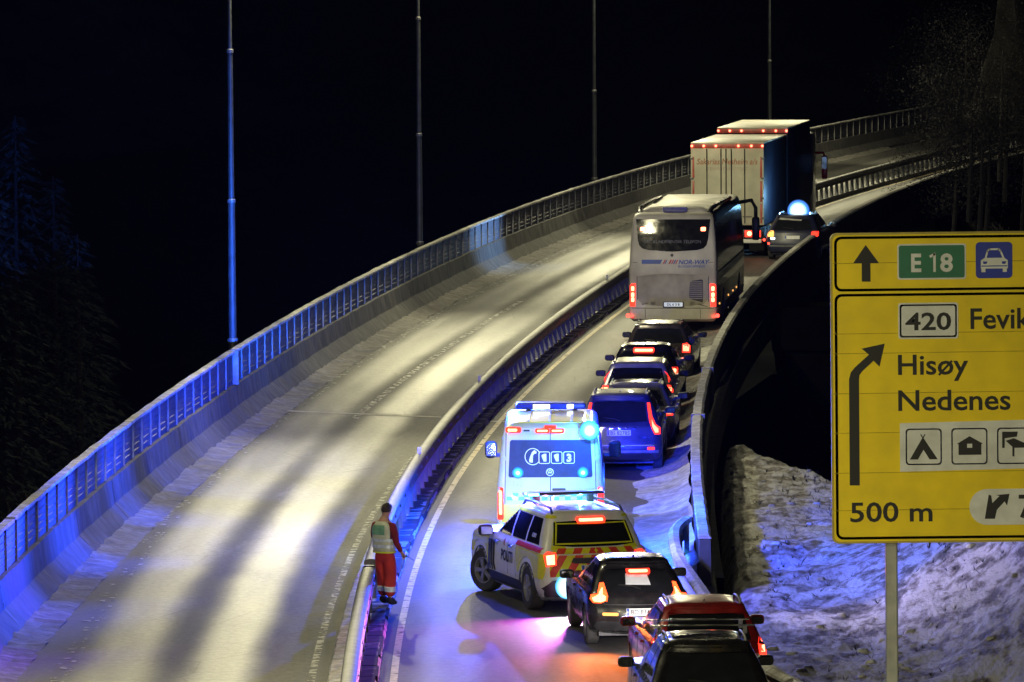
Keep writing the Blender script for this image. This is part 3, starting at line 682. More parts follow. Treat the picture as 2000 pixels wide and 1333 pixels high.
new('border', M['ink'], ring(rr_pts(1633, 569, 2134, 1054, 14), rr_pts(1638, 574, 2129, 1049, 10), -.03, -.037), sign)
new('arrow', M['ink'], slab([(1687, 545), (1687, 509), (1670, 509), (1695, 473), (1721, 509), (1704, 509), (1704, 545)], -.03, -.036), sign)
def stroke(pts, w, m, parent, y=-.039, closed=False, name='symbol'):
    mb = MB(); q = pts + [pts[0]] if closed else pts
    for (ax, ay), (bx, by) in zip(q, q[1:]):
        d = math.hypot(bx - ax, by - ay) or 1; nx, ny = -(by - ay) / d * w / 2, (bx - ax) / d * w / 2; ex, ey = (bx - ax) / d * w * .3, (by - ay) / d * w * .3
        vs = [S(ax + nx - ex, ay + ny - ey), S(bx + nx + ex, by + ny + ey), S(bx - nx + ex, by - ny + ey), S(ax - nx - ex, ay - ny - ey)]
        mb.add([(x, y, z) for x, z in vs], [(0, 1, 2, 3)])
    return new(name, m, mb, parent)
b1 = new('route_badge', M['sign_white'], slab(rr_pts(1757, 472, 1892, 542, 5), -.03, -.036), sign)
new('badge_face', M['sign_green'], slab(rr_pts(1760, 475, 1889, 539, 4), -.036, -.040), b1)
sign_text('E', 1784, 1804, 491, 526, M['sign_white'], b1, -.043, bold=.03); sign_text('8', 1841, 1866, 491, 526, M['sign_white'], b1, -.043, bold=.03)
stroke([(1822, 497), (1830, 492), (1830, 526)], 5, M['sign_white'], b1, -.043, name='lettering')
b2 = new('pictogram', M['sign_blue'], slab(rr_pts(1911, 470, 1983, 541, 8), -.03, -.036), sign)
stroke([(1930, 503), (1934, 488), (1938, 484), (1956, 484), (1960, 488), (1966, 503)], 3.5, M['sign_white'], b2)
new('symbol', M['sign_white'], MB().add([(x, -.0395, z) for x, z in [S(*q) for q in ((1921, 506), (1928, 501), (1967, 501), (1974, 506), (1974, 522), (1921, 522))]], [tuple(range(6))]), b2)
for u in (1922, 1964): new('symbol', M['sign_white'], MB().add([(x, -.0395, z) for x, z in [S(*q) for q in ((u, 522), (u + 8, 522), (u + 8, 529), (u, 529))]], [(0, 1, 2, 3)]), b2)
for u in (1925, 1962): new('symbol', M['sign_blue'], MB().add([(x, -.0415, z) for x, z in [S(*q) for q in ((u, 508), (u + 9, 508), (u + 7, 513), (u + 1, 513))]], [(0, 1, 2, 3)]), b2)
new('symbol', M['sign_blue'], MB().add([(x, -.0415, z) for x, z in [S(*q) for q in ((1922, 516), (1973, 516), (1973, 518), (1922, 518))]], [(0, 1, 2, 3)]), b2)
b3 = new('route_badge', M['sign_white'], slab(rr_pts(1758, 588, 1876, 659, 5), -.03, -.036), sign)
new('badge_border', M['ink'], ring(rr_pts(1761, 591, 1873, 656, 5), rr_pts(1764, 594, 1870, 653, 4), -.036, -.040), b3)
sign_text('420', 1772, 1862, 607, 641, M['ink'], b3, -.040, bold=.02)
sign_text('Fevik', 1900, 2020, 600, 640, M['ink'], bold=.015)
sign_text('Hisøy', 1757, 1895, 690, 729, M['ink'], bold=.015)
sign_text('Nedenes', 1757, 1978, 760, 800, M['ink'], bold=.015)
sign_text('500 m', 1661, 1823, 981, 1019, M['ink'], bold=.015)
new('arrow', M['ink'], slab([(1660.5, 947), (1660.5, 737), (1664, 724), (1671, 715), (1700, 689), (1685.6, 677), (1731, 667.6), (1720.6, 713), (1709, 701), (1686, 722), (1681, 729), (1680, 738), (1680, 947)], -.03, -.036), sign)
b4 = new('service_panel', M['sign_white'], slab([(1760, 825), (2128, 819), (2128, 915), (1760, 921)], -.03, -.036), sign)
for u in (1771, 1861, 1951): new('box_border', M['sign_blue'], ring(rr_pts(u, 836, u + 71, 908, 7), rr_pts(u + 2.5, 838.5, u + 68.5, 905.5, 6), -.036, -.040), b4)
def sym(poly, m='ink', y=-.040, par=None): return new('symbol', M[m], MB().add([(x, y, z) for x, z in [S(*q) for q in poly]], [tuple(range(len(poly)))]), par or b4)
sym([(1779, 897), (1803, 856), (1807, 856), (1834, 897), (1818, 897), (1806, 878), (1795, 897)]); stroke([(1801, 848), (1808, 860)], 2, M['ink'], b4, -.0405); stroke([(1809, 848), (1802, 860)], 2, M['ink'], b4, -.0405)
sym([(1872, 867), (1897, 852), (1923, 867), (1920, 868), (1920, 889), (1875, 889), (1875, 868)]); sym([(1892, 867), (1902, 867), (1902, 875), (1892, 875)], 'sign_white', -.042)
sym([(1961, 844), (1992, 844), (1990, 854), (1966, 857), (1966, 876), (1961, 876)]); sym([(1968, 862), (1984, 857), (2008, 868), (2008, 876), (1985, 876), (1985, 893), (1981, 893), (1981, 874)])
b5 = new('exit_badge', M['sign_white'], slab(rr_pts(1896, 957, 2090, 1028, 35, 8), -.03, -.036), sign)
sym([(1926, 1016), (1934, 968), (1939, 970), (1941, 985), (1955, 971), (1948, 969), (1975, 967), (1970, 990), (1965, 982), (1950, 998), (1946, 1016)], 'ink', -.040, b5)
sign_text('7', 1993, 2022, 969, 1014, M['ink'], b5, -.040, bold=.015)
pp = MB().box(.68, .84, .06, .20, -7.2, 3.9, ch=.02)
new('post', M['sign_post'], pp, sign); new('post', M['sign_post'], MB().box(2.6, 2.76, .06, .20, -7.2, 3.9, ch=.02), sign)
for z in (.5, 1.5, 2.5, 3.5): new('crossbar', M['steel'], MB().box(.02, 3.38, .003, .058, z, z + .06), sign)
# ------------------------------------------------------------------ vehicles: x right, y forward, z up; origin on the road under the middle of the tail
def outline(y0, y1, w, r, bul, bf, rf=None):
    """closed plan outline of a vehicle at one height: bulged tail, rounded corners, long sides, bulged nose"""
    rf = rf or r * 1.6; pts = []; n = 10
    for i in range(n + 1):
        x = -(w - r) + 2 * (w - r) * i / n; pts.append((x, y0 + bul * (x / w) ** 2))
    yb = y0 + bul * ((w - r) / w) ** 2
    for i in range(1, 6):
        a = R(-90 + 90 * i / 6); pts.append((w - r + r * math.cos(a), yb + r + r * math.sin(a)))
    yf = y1 - bf * ((w - rf) / w) ** 2
    for i in range(13): pts.append((w, yb + r + (yf - rf - yb - r) * i / 12))
    for i in range(1, 6):
        a = R(90 * i / 6); pts.append((w - rf + rf * math.cos(a), yf - rf + rf * math.sin(a)))
    for i in range(9):
        x = (w - rf) - 2 * (w - rf) * i / 8; pts.append((x, y1 - bf * (x / w) ** 2))
    for i in range(1, 6):
        a = R(90 + 90 * i / 6); pts.append((-(w - rf) + rf * math.cos(a), yf - rf + rf * math.sin(a)))
    for i in range(13): pts.append((-w, yf - rf - (yf - rf - yb - r) * i / 12))
    for i in range(1, 6):
        a = R(180 + 90 * i / 6); pts.append((-(w - r) + r * math.cos(a), yb + r + r * math.sin(a)))
    return pts
def stack(levels, crown=.0):
    """levels of (z, tail y, nose y, half width, corner radius, tail bulge, nose bulge), lofted and capped"""
    vs, fs = [], []
    for z, y0, y1, w, r, bul, bf in levels:
        vs += [(x, y, z + crown * 0) for x, y in outline(y0, y1, w, r, bul, bf)]
    n = len(vs) // len(levels)
    for j in range(len(levels) - 1):
        for i in range(n): fs.append((j * n + i, j * n + (i + 1) % n, (j + 1) * n + (i + 1) % n, (j + 1) * n + i))
    vs.append((0, (levels[0][1] + levels[0][2]) / 2, levels[0][0])); vs.append((0, (levels[-1][1] + levels[-1][2]) / 2, levels[-1][0] + crown)); c = len(vs)
    for i in range(n):
        fs.append((c - 2, (i + 1) % n, i)); b = (len(levels) - 1) * n; fs.append((c - 1, b + i, b + (i + 1) % n))
    return MB().add(vs, fs)
def carve(me, cutter):
    o = bpy.data.objects.new('t', me); c = bpy.data.objects.new('c', cutter); COL.objects.link(o); COL.objects.link(c)
    md = o.modifiers.new('b', 'BOOLEAN'); md.object = c; md.operation = 'DIFFERENCE'; md.solver = 'EXACT'
    dg = bpy.context.evaluated_depsgraph_get(); dg.update(); r = bpy.data.meshes.new_from_object(o.evaluated_get(dg))
    bpy.data.objects.remove(o); bpy.data.objects.remove(c); return r
VIEW = {'rear': (Vector((0, 1, 0)), lambda a, b: Vector((a, -9, b))), 'left': (Vector((1, 0, 0)), lambda a, b: Vector((-9, a, b))), 'right': (Vector((-1, 0, 0)), lambda a, b: Vector((9, a, b))),
        'top': (Vector((0, 0, -1)), lambda a, b: Vector((a, b, 9))), 'front': (Vector((0, -1, 0)), lambda a, b: Vector((a, 40, b)))}
def rrect(cx, cz, w, h, r=.03, n=4):
    r = min(r, w / 2 - .001, h / 2 - .001); out = []
    for sx, sz, a0 in ((1, -1, -90), (1, 1, 0), (-1, 1, 90), (-1, -1, 180)):
        out += [(cx + sx * (w / 2 - r) + r * math.cos(R(a0 + 90 * k / n)), cz + sz * (h / 2 - r) + r * math.sin(R(a0 + 90 * k / n))) for k in range(n + 1)]
    return out
def disc(cx, cz, r, n=14): return [(cx + r * math.cos(2 * math.pi * k / n), cz + r * math.sin(2 * math.pi * k / n)) for k in range(n)]
def mirror(p): return [(-x, z) for x, z in p][::-1]
class Veh:
    def __init__(s, name, loc, head, label, cat, group=None):
        s.root = empty(name, loc, -head, label=label, cat=cat, group=group)
    def body(s, mb, m, cutter=None, sharp=38, name='body'):
        me = mb.me()
        if cutter: me = carve(me, cutter.me())
        me.polygons.foreach_set('use_smooth', [True] * len(me.polygons)); me.set_sharp_from_angle(angle=R(sharp))
        me.materials.clear(); s.b = obj(name, me, m, s.root)
        bm = bmesh.new(); bm.from_mesh(me); s.bvh = BVHTree.FromBMesh(bm); bm.free(); return s.b
    def hit(s, a, b, view, off):
        d, f = VIEW[view]; o = f(a, b); h = s.bvh.ray_cast(o, d)
        if h[0] is None:
            n = s.bvh.find_nearest(Vector((a, .5, b)) if view == 'rear' else o)[0]; return n - d * off
        return h[0] - d * off
    def patch(s, name, poly, view, m, parent=None, off=.006, fine=.10, lab=None):
        """a panel cut to a flat outline and laid on the bodywork, with a rim that goes into it"""
        bm = bmesh.new(); f = bm.faces.new([bm.verts.new((a, b, 0)) for a, b in poly]); bmesh.ops.triangulate(bm, faces=[f], quad_method='BEAUTY', ngon_method='BEAUTY')
        for _ in range(6):
            es = [e for e in bm.edges if e.calc_length() > fine]
            if not es: break
            bmesh.ops.subdivide_edges(bm, edges=es, cuts=1); bmesh.ops.triangulate(bm, faces=bm.faces[:])
        d = VIEW[view][0]; bnd = [e for e in bm.edges if e.is_boundary]
        r = bmesh.ops.extrude_edge_only(bm, edges=bnd); low = {v for v in r['geom'] if isinstance(v, bmesh.types.BMVert)}
        for v in bm.verts:
            p = s.hit(v.co.x, v.co.y, view, off if v not in low else -.012); v.co = p
        bmesh.ops.recalc_face_normals(bm, faces=bm.faces[:])
        me = bpy.data.meshes.new('panel'); bm.to_mesh(me); bm.free()
        tot = sum((p.normal.dot(d) * p.area for p in me.polygons))
        if tot > 0: me.flip_normals()
        me.polygons.foreach_set('use_smooth', [True] * len(me.polygons)); me.set_sharp_from_angle(angle=R(35))
        return obj(name, me, m, parent or s.root, **({'label': lab} if lab else {}))
    def text(s, txt, c, size, view, m, parent=None, off=.012, bold=.02, shear=0, width=None, flip=False, name='lettering', rot=0):
        """lettering laid on the bodywork; c is its middle, size its capital height"""
        vs, fs = text_geo(txt, bold, shear); xs = [v.x for v in vs]; h = max(v.y for v in text_geo('H', bold)[0]); k = size / h
        kx = (width / (max(xs) - min(xs))) if width else k; mx = (max(xs) + min(xs)) / 2; out = []
        for v in vs:
            a, b = (v.x - mx) * kx, v.y * k - size / 2; a, b = a * math.cos(rot) - b * math.sin(rot), a * math.sin(rot) + b * math.cos(rot)
            out.append(s.hit(c[0] + (-a if flip else a), c[1] + b, view, off))
        return obj(name, mesh(out, fs), m, parent or s.root)
    def wheel(s, x, y, r, w, side, steer=0, spokes=5, rim='rim'):
        prof = [(r * .62, -w / 2), (r * .93, -w / 2), (r, -w * .36), (r, w * .36), (r * .93, w / 2), (r * .62, w / 2)]
        t = new('wheel', M['rubber'], MB().lathe(prof, 32, caps=False), s.root, smooth=True, sharp=30); t.location = (x, y, r); t.rotation_euler.z = steer
        mb = MB(); o = side * (w / 2 - .015)
        ringp = [(r * .66, o - side * .05), (r * .66, o + side * .01), (r * .57, o + side * .01), (r * .55, o - side * .06)]
        mb.lathe(ringp, 28, caps=False); mb.lathe([(r * .12, o - side * .05), (r * .12, o + side * .012), (r * .05, o + side * .016)], 14)
        for k in range(spokes):
            for dd in (-.13, .13):
                a = 2 * math.pi * k / spokes + dd; ca, sa = math.cos(a), math.sin(a); px, pz = -sa * r * .05, ca * r * .05; i0, i1 = r * .08, r * .60
                q = [(o + side * .006, ca * i0 - px, sa * i0 - pz), (o + side * .006, ca * i0 + px, sa * i0 + pz), (o, ca * i1 + px * .8, sa * i1 + pz * .8), (o, ca * i1 - px * .8, sa * i1 - pz * .8)]
                mb.add(q + [(x_ - side * .03, y_, z_) for x_, y_, z_ in q], [(0, 1, 2, 3), (4, 7, 6, 5), (0, 4, 5, 1), (1, 5, 6, 2), (2, 6, 7, 3), (3, 7, 4, 0)])
        new('rim', M[rim], mb, t, smooth=True, sharp=30)
        new('rim_back', M['black'], MB().lathe([(r * .64, o - side * .07), (r * .64, o - side * .06)], 24), t)
        return t
    def plate(s, txt, cx, cz, w=.52, h=.115, m='white_plate', y=None):
        p = s.patch('number_plate', rrect(cx, cz, w, h, .01), 'rear', M[m], off=.014)
        s.patch('country_band', rrect(cx - w / 2 + .028, cz, .045, h - .012, .005), 'rear', M['plate_blue'], p, off=.017)
        if txt: s.text(txt, (cx + .025, cz), .078, 'rear', M['ink'], p, off=.021, bold=.01, width=w * .80)
        return p
    def mirrors(s, x, y, z, w, h, m, glass='chrome'):
        for sd in (-1, 1):
            mb = MB(); mb.box(sd * x - w / 2, sd * x + w / 2, y - .07, y + .09, z - h / 2, z + h / 2, ch=min(h, w) * .32)
            o = new('wing_mirror', M[m], mb, s.root, smooth=True, sharp=60)
            mb = MB().box(sd * (x - w * .9), sd * (x - w * .3), y - .01, y + .05, z - h * .42, z - h * .2); new('mirror_arm', M['black'], mb, o)
            new('mirror_glass', M[glass], MB().box(sd * x - w * .38, sd * x + w * .38, y - .078, y - .072, z - h * .34, z + h * .34), o)
def arches(axles, hw, r, inner=.34):
    c = MB()
    for y in axles:
        for sd in (-1, 1): c.lathe([(r, sd * (hw - inner)), (r, sd * (hw + .3))], 28, 'x', (0, y, r - .07))
    return c
def car_levels(L, W, H, belt, rake, hood=1.15, tail=.10, ws=.85, tum=.17, r=.22, bul=.16, bf=.28):
    """hatchback, estate or SUV shell; rake = how far the tailgate leans forward from belt to roof"""
    h = W / 2; c = L - hood - .25; g = H - .10 - belt
    lv = [(.21, .30, L - .30, h - .16, r, bul, bf), (.30, .07, L - .08, h - .06, r, bul, bf), (.45, .0, L - .01, h - .015, r, bul, bf), (.62, .0, L, h, r, bul, bf), (.70, .035, L - .02, h, r, bul, bf),
          (belt - .10, tail * .7, L - .10, h - .012, r, bul, bf), (belt - .02, tail, L - .30, h - .045, r, bul, bf), (belt + .015, tail + .035, c, h - .085, r, bul, bf * .8)]
    for t in (.33, .66, .90): lv.append((belt + .015 + g * t, tail + .035 + rake * t ** 1.15, c - ws * t, h - .085 - tum * t ** 1.25, r, bul, bf * .7))
    y0, y1, w = lv[-1][1], lv[-1][2], lv[-1][3]
    lv += [(H - .045, y0 + .03, y1 - .10, w - .035, r, bul, bf * .6), (H - .015, y0 + .09, y1 - .20, w - .10, r * .9, bul, bf * .5), (H, y0 + .28, y1 - .42, w - .26, r * .7, bul, bf * .4)]
    return lv
def side_windows(v, lv, belt, H, L, hood, rake, ws, tail=.1, splits=(.36, .66), m='glass', sides=('left', 'right'), back=.30):
    c = L - hood - .25; z0, z1 = belt + .05, H - .135
    y0, y1 = tail + back, c - .18; t0 = rake * .9
    def edge(t): return y0 + (y1 - y0) * t
    for sd in sides:
        sp = [0] + list(splits) + [1]
        for a, b in zip(sp, sp[1:]):
            bl, br = edge(a) + .03, edge(b) - .03; tl, tr = bl, br
            if a == 0: tl = bl + t0 * .8
            if b == 1: tr = br - ws * .82
            v.patch('side_window', [(bl, z0), (br, z0), (tr, z1), (tl, z1)] if tr > tl + .05 else [(bl, z0), (br, z0), (tl, z1)], sd, M[m], off=.004)

lane = 'vehicles queuing in the right lane'
def place(u, v): p = at(u, v); p.z = 0; return p
def std_car(name, u, v, head, L, W, H, belt, rake, paint, label, hood=1.1, wr=.33, axle=(.82, None), wheels=True, cat='car', roof_rail=True, tail=.1, rim='rim', ws=.85, mir=True, tum=.17, bul=.16, glass='glass'):
    c = Veh(name, place(u, v), head, label, cat, lane); lv = car_levels(L, W, H, belt, rake, hood, tail, ws, tum, bul=bul)
    ax = (axle[0], axle[1] or L - .88)
    c.body(stack(lv, .012), M[paint], arches(ax, W / 2, wr + .045)); c.lv, c.L, c.W, c.H, c.belt, c.rake, c.tail = lv, L, W, H, belt, rake, tail
    new('underbody', M['black'], MB().box(-W / 2 + .2, W / 2 - .2, .35, L - .4, .19, .34), c.root)
    for y in ax:
        for sd in (-1, 1): c.wheel(sd * (W / 2 - .12), y, wr, .21, sd, rim=rim)
    side_windows(c, lv, belt, H, L, hood, rake, ws, tail, m=glass)
    cw = L - hood - .25
    hw = W / 2 - .085
    c.patch('windscreen', [(-hw + .12, belt + .06), (hw - .12, belt + .06), (hw - .26, H - .14), (-hw + .26, H - .14)], 'front', M[glass], off=.004)
    for sd in (-1, 1): c.patch('headlight', rrect(sd * (W / 2 - .30), belt - .30, .34, .13, .04), 'front', M['chrome'], off=.006)
    if roof_rail:
        for sd in (-1, 1):
            x = sd * (lv[-3][3] - .06); y0, y1 = lv[-3][1] + .25, lv[-3][2] - .35
            new('roof_rail', M['steel'], MB().tube([(x, y0, H - .06), (x, y0 + .12, H + .02), (x, (y0 + y1) / 2, H + .035), (x, y1 - .12, H + .02), (x, y1, H - .06)], .017, 8), c.root, smooth=True)
    new('aerial', M['black'], MB().add([(-.02, lv[-1][1] + .16, H - .02), (.02, lv[-1][1] + .16, H - .02), (0, lv[-1][1] + .01, H + .07), (0, lv[-1][1] - .0, H - .02)], [(0, 1, 2), (1, 3, 2), (3, 0, 2)]), c.root)
    for vw in ('left', 'right'):
        for f_ in (.30, .52, .73): gap_line(c, [(L * f_, .40), (L * f_, belt - .02)], vw, .014)
        for f_ in (.36, .58): c.patch('door_handle', rrect(L * f_, belt - .10, .19, .04, .018), vw, M[paint], off=.03)
    if mir: c.mirrors(W / 2 + .10, L - hood - .55, belt + .06, .24, .15, 'paint_red' if paint == 'paint_red' else 'black', 'glass')
    return c
def rear_glass(c, z0, z1, w0, w1, m='glass', r=.05, off=.005):
    z_ = z0 + .03; amw = [(0.02, z_), (-.14, z_ + .045), (-.34, z_ + .06)]
    for (a0, b0), (a1, b1) in zip(amw, amw[1:]): c.patch('rear_wiper', [(a0, b0), (a1, b1), (a1, b1 - .018), (a0, b0 - .025)][::-1], 'rear', M['black'], off=.025)
    return c.patch('rear_window', [(-w0, z0), (-w0 * .5, z0 - .02), (w0 * .5, z0 - .02), (w0, z0), (w1, z1), (w1 * .5, z1 + .02), (-w1 * .5, z1 + .02), (-w1, z1)], 'rear', M[m], off=off)
def lamp(c, poly, core=None, both=True, outer='lamp_red', inner='lamp_core', off=.012):
    for sd in ((1, -1) if both else (1,)):
        p = poly if sd == 1 else mirror(poly); o = c.patch('tail_light', p, 'rear', M[outer], off=off)
        if core: c.patch('lamp_core', core if sd == 1 else mirror(core), 'rear', M[inner], o, off=off + .006)
def bar(c, cx, cz, w, h, off):
    o = c.patch('brake_light', rrect(cx, cz, w + .08, h + .06, .04), 'rear', M['lamp_red'], off=off - .004); c.patch('lamp_core', rrect(cx, cz, w, h, .018), 'rear', M['lamp_hot'], o, off=off + .004)
def gap_line(c, pts, view='rear', w=.012, m='black', name='shut_line'):
    for (a0, b0), (a1, b1) in zip(pts, pts[1:]):
        d = math.hypot(a1 - a0, b1 - b0); nx, nz = -(b1 - b0) / d * w / 2, (a1 - a0) / d * w / 2
        c.patch(name, [(a0 + nx, b0 + nz), (a0 - nx, b0 - nz), (a1 - nx, b1 - nz), (a1 + nx, b1 + nz)], view, M[m], off=.003)

# ---- black crossover just behind the police car
c = std_car('crossover_car', 1252, 1268, R(-5.5), 4.2, 1.73, 1.43, .93, .60, 'paint_black', 'black crossover with glowing boomerang tail lights right behind the police car', roof_rail=False, wr=.34, tum=.20, bul=.24)
rear_glass(c, .97, 1.26, .64, .48)
c.patch('spoiler', [(-.54, 1.285), (.54, 1.285), (.48, 1.345), (-.48, 1.345)], 'rear', M['paint_black'], off=.05)
bar(c, .02, 1.25, .32, .042, .052)
c.patch('window_reflection', [(-.22, 1.05), (.20, 1.04), (.16, 1.20), (-.20, 1.21)], 'rear', M['sign_white'], off=.011, lab='pale reflection painted on the rear window')  # bright reflection put on the glass as a pale panel
lamp(c, [(.56, .80), (.64, .76), (.77, .76), (.82, .82), (.80, .89), (.70, .91), (.64, 1.07), (.575, 1.08), (.59, .95), (.53, .87), (.55, .78)], [(.575, .80), (.65, .775), (.76, .785), (.79, .84), (.70, .885), (.62, 1.0), (.60, 1.0), (.615, .90), (.565, .87)], outer='lamp_orange', inner='lamp_hot')
c.plate('BD 83484', .02, .62)
lamp(c, rrect(.50, .58, .26, .05, .02), None, outer='lamp_amber')  # bumper reflectors, their shine put in as amber glow
c.patch('bumper_trim', [(-.80, .30), (.80, .30), (.72, .46), (-.72, .46)], 'rear', M['black'], off=.01)
gap_line(c, [(-.60, .74), (-.60, .93)]); gap_line(c, [(.60, .74), (.60, .93)]); gap_line(c, [(-.60, .735), (.60, .735)])

cross = c
# ---- police SUV turned across the lane
L, Wd, H, belt = 5.05, 2.0, 1.76, 1.13
pc = Veh('police_car', place(1168, 1199), R(-16), 'yellow and white police car with red chevrons standing across the lane', 'police car', None)
lv = car_levels(L, Wd, H, belt, .34, 1.25, .10, .95, .19, bul=.12)
pc.body(stack(lv, .012), M['pol_white'], arches((1.02, 3.98), Wd / 2, .43))
new('underbody', M['black'], MB().box(-.8, .8, .35, L - .4, .22, .36), pc.root)
pc.wheel(-.87, 3.98, .385, .25, -1, R(24)); pc.wheel(.87, 3.98, .385, .25, 1, R(24)); pc.wheel(-.87, 1.02, .385, .25, -1); pc.wheel(.87, 1.02, .385, .25, 1)
for sd, vw in ((-1, 'left'), (1, 'right')):
    pc.patch('front_wing_panel', [(3.52, .55), (3.50, 1.06), (4.75, .98), (4.85, .70), (4.48, .70), (4.38, .86), (4.15, .94), (3.85, .94), (3.62, .84), (3.53, .66)], vw, M['pol_yellow'], off=.012, fine=.06)
    pc.patch('rear_wing_panel', [(.16, .62), (.16, 1.05), (1.75, 1.05), (1.62, .60), (1.55, .62), (1.45, .78), (1.25, .90), (1.02, .94), (.80, .90), (.62, .78), (.56, .62)], vw, M['pol_yellow'], off=.012, fine=.06)
    pc.patch('sill_cladding', [(1.48, .26), (3.52, .26), (3.52, .44), (3.40, .46), (1.60, .46), (1.48, .44)], vw, M['black'], off=.012)
    arch = [(1.02 + .52 * math.cos(a), .36 + .52 * math.sin(a)) for a in np.linspace(R(-8), R(188), 20)]
    for y in (1.02, 3.98):
        o_ = [(y + .53 * math.cos(a), .31 + .53 * math.sin(a)) for a in np.linspace(R(-6), R(186), 18)]; i_ = [(y + .455 * math.cos(a), .31 + .455 * math.sin(a)) for a in np.linspace(R(186), R(-6), 18)]
        pc.patch('arch_trim', o_ + i_, vw, M['black'], off=.010)
    z0, z1 = belt + .05, H - .14
    pc.patch('side_window', [(2.30, z0), (3.45, z0), (2.72, z1), (2.32, z1)], vw, M['glass'], off=.004)
    pc.patch('side_window', [(1.42, z0), (2.22, z0), (2.24, z1), (1.42, z1)], vw, M['glass'], off=.004)
    pc.patch('side_window', [(.55, z0), (1.34, z0), (1.34, z1), (.78, z1)], vw, M['glass'], off=.004)
    pc.patch('roof_edge_band', [(.50, z1 + .02), (2.66, z1 + .02), (2.60, z1 + .075), (.55, z1 + .075)], vw, M['pol_yellow'], off=.012, fine=.05)
    pc.patch('shoulder_band', [(.30, belt - .06), (1.80, belt - .05), (1.80, belt + .02), (.32, belt + .02)], vw, M['pol_red'], off=.018)
    for k in range(3):
        y = 3.12 + k * .15; pc.patch('stripe', [(y - .035, 1.02), (y + .035, 1.02), (y + .05, .58), (y - .035, .48), (y - .06, .48), (y - .02, .6)], vw, M['pol_navy'] if k == 2 else M['ink'], off=.018)
    pc.text('POLITI', (2.28, .82), .19, vw, M['ink'], off=.010, bold=.03, shear=.0, width=.72, flip=(vw == 'left'))
    pc.patch('emblem', [(2.46, .98), (2.50, 1.00), (2.54, 1.05), (2.52, 1.09), (2.50, 1.12), (2.47, 1.09), (2.45, 1.05)], vw, M['gold_ink'], off=.008)
    pc.text('02800', (.95, 1.32), .07, vw, M['white_ink'], off=.010, bold=.02, flip=(vw == 'left'))
    for y in (2.05, 2.98): pc.patch('door_handle', rrect(y, 1.02, .20, .045, .02), vw, M['chrome'], off=.03)
    for y in (1.76, 2.26, 3.46): gap_line(pc, [(y, .5), (y, 1.10)], vw, .012)
# tailgate
pc.patch('rear_window', [(-.74, 1.20), (-.4, 1.17), (.4, 1.17), (.74, 1.20), (.66, 1.58), (.3, 1.60), (-.3, 1.60), (-.66, 1.58)], 'rear', M['glass'], off=.006)
ri = [(-.68, 1.235), (.68, 1.235), (.61, 1.545), (-.61, 1.545)]; ro = [(-.71, 1.21), (.71, 1.21), (.635, 1.565), (-.635, 1.565)]
for k in range(4): pc.patch('window_frame_line', [ro[k], ro[(k + 1) % 4], ri[(k + 1) % 4], ri[k]], 'rear', M['pol_yellow'], off=.010)
def chev(zlo, zhi, xmax, y_, name='chevron_panel'):
    k = 0; w = .145; x = 0.0; base = pc.patch(name, [(-xmax, zlo), (xmax, zlo), (xmax, zhi), (-xmax, zhi)], 'rear', M['pol_yellow'], off=.004)
    for i in range(-2, 9):
        for sd in (-1, 1):
            a = i * .29 - .06; sl = (zhi - zlo) * .62; q = [(a, zhi), (a + w, zhi), (a + w + sl, zlo), (a + sl, zlo)]
            out = []
            # clip to the panel
            def clip(P, f, g):
                o = []
                for p0, p1 in zip(P, P[1:] + P[:1]):
                    if f(p0): o.append(p0)
                    if f(p0) != f(p1): t = g(p0, p1); o.append((p0[0] + (p1[0] - p0[0]) * t, p0[1] + (p1[1] - p0[1]) * t))
                return o
            q = clip(q, lambda p: p[0] >= .01, lambda p, r_: (.01 - p[0]) / (r_[0] - p[0])); q = clip(q, lambda p: p[0] <= xmax - .002, lambda p, r_: (xmax - .002 - p[0]) / (r_[0] - p[0])) if q else q
            if len(q) >= 3 and max(p[0] for p in q) - min(p[0] for p in q) > .01: pc.patch('chevron', [(sd * x_, z_) for x_, z_ in (q if sd == 1 else q[::-1])], 'rear', M['pol_red'], base, off=.009)
chev(.66, 1.03, .84, 0); chev(1.055, 1.15, .80, 0)
pc.patch('garnish', [(-.42, .985), (.42, .985), (.46, .91), (.40, .89), (.16, .885), (.08, .86), (-.08, .86), (-.16, .885), (-.40, .89), (-.46, .91)], 'rear', M['black'], off=.02)
lamp(pc, [(.72, .86), (.90, .84), (.93, 1.04), (.86, 1.10), (.72, 1.08)], [(.75, .88), (.88, .87), (.89, 1.03), (.75, 1.05)], inner='lamp_hot', off=.014)
pc.plate('LJ 92', -.02, .80)
pc.patch('bumper', [(-.96, .30), (.96, .30), (.97, .46), (.80, .60), (.60, .62), (-.60, .62), (-.80, .60), (-.97, .46)], 'rear', M['black'], off=.020)
gap_line(pc, [(-.92, .50), (-.74, .56), (-.55, .545), (.55, .545), (.74, .56), (.92, .50)], m='chrome', name='bumper_trim')
pc.patch('skid_plate', [(-.5, .24), (.5, .24), (.56, .36), (-.56, .36)], 'rear', M['chrome'], off=.028)
bar(pc, 0, 1.615, .44, .05, .04)
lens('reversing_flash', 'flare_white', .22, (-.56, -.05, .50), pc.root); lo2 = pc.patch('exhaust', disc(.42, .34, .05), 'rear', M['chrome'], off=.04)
pc.patch('windscreen', [(-.72, 1.2), (.72, 1.2), (.58, 1.62), (-.58, 1.62)], 'front', M['glass'], off=.004)
for sd in (-1, 1):
    pc.patch('headlight', rrect(sd * .66, .86, .36, .14, .04), 'front', M['lamp_white'], off=.01)
    x = sd * .62; new('roof_rail', M['black'], MB().tube([(x * 1.04, .60, 1.70), (x * 1.02, .75, 1.80), (x, 1.7, 1.83), (x, 2.35, 1.80), (x, 2.5, 1.70)], .024, 8), pc.root, smooth=True)
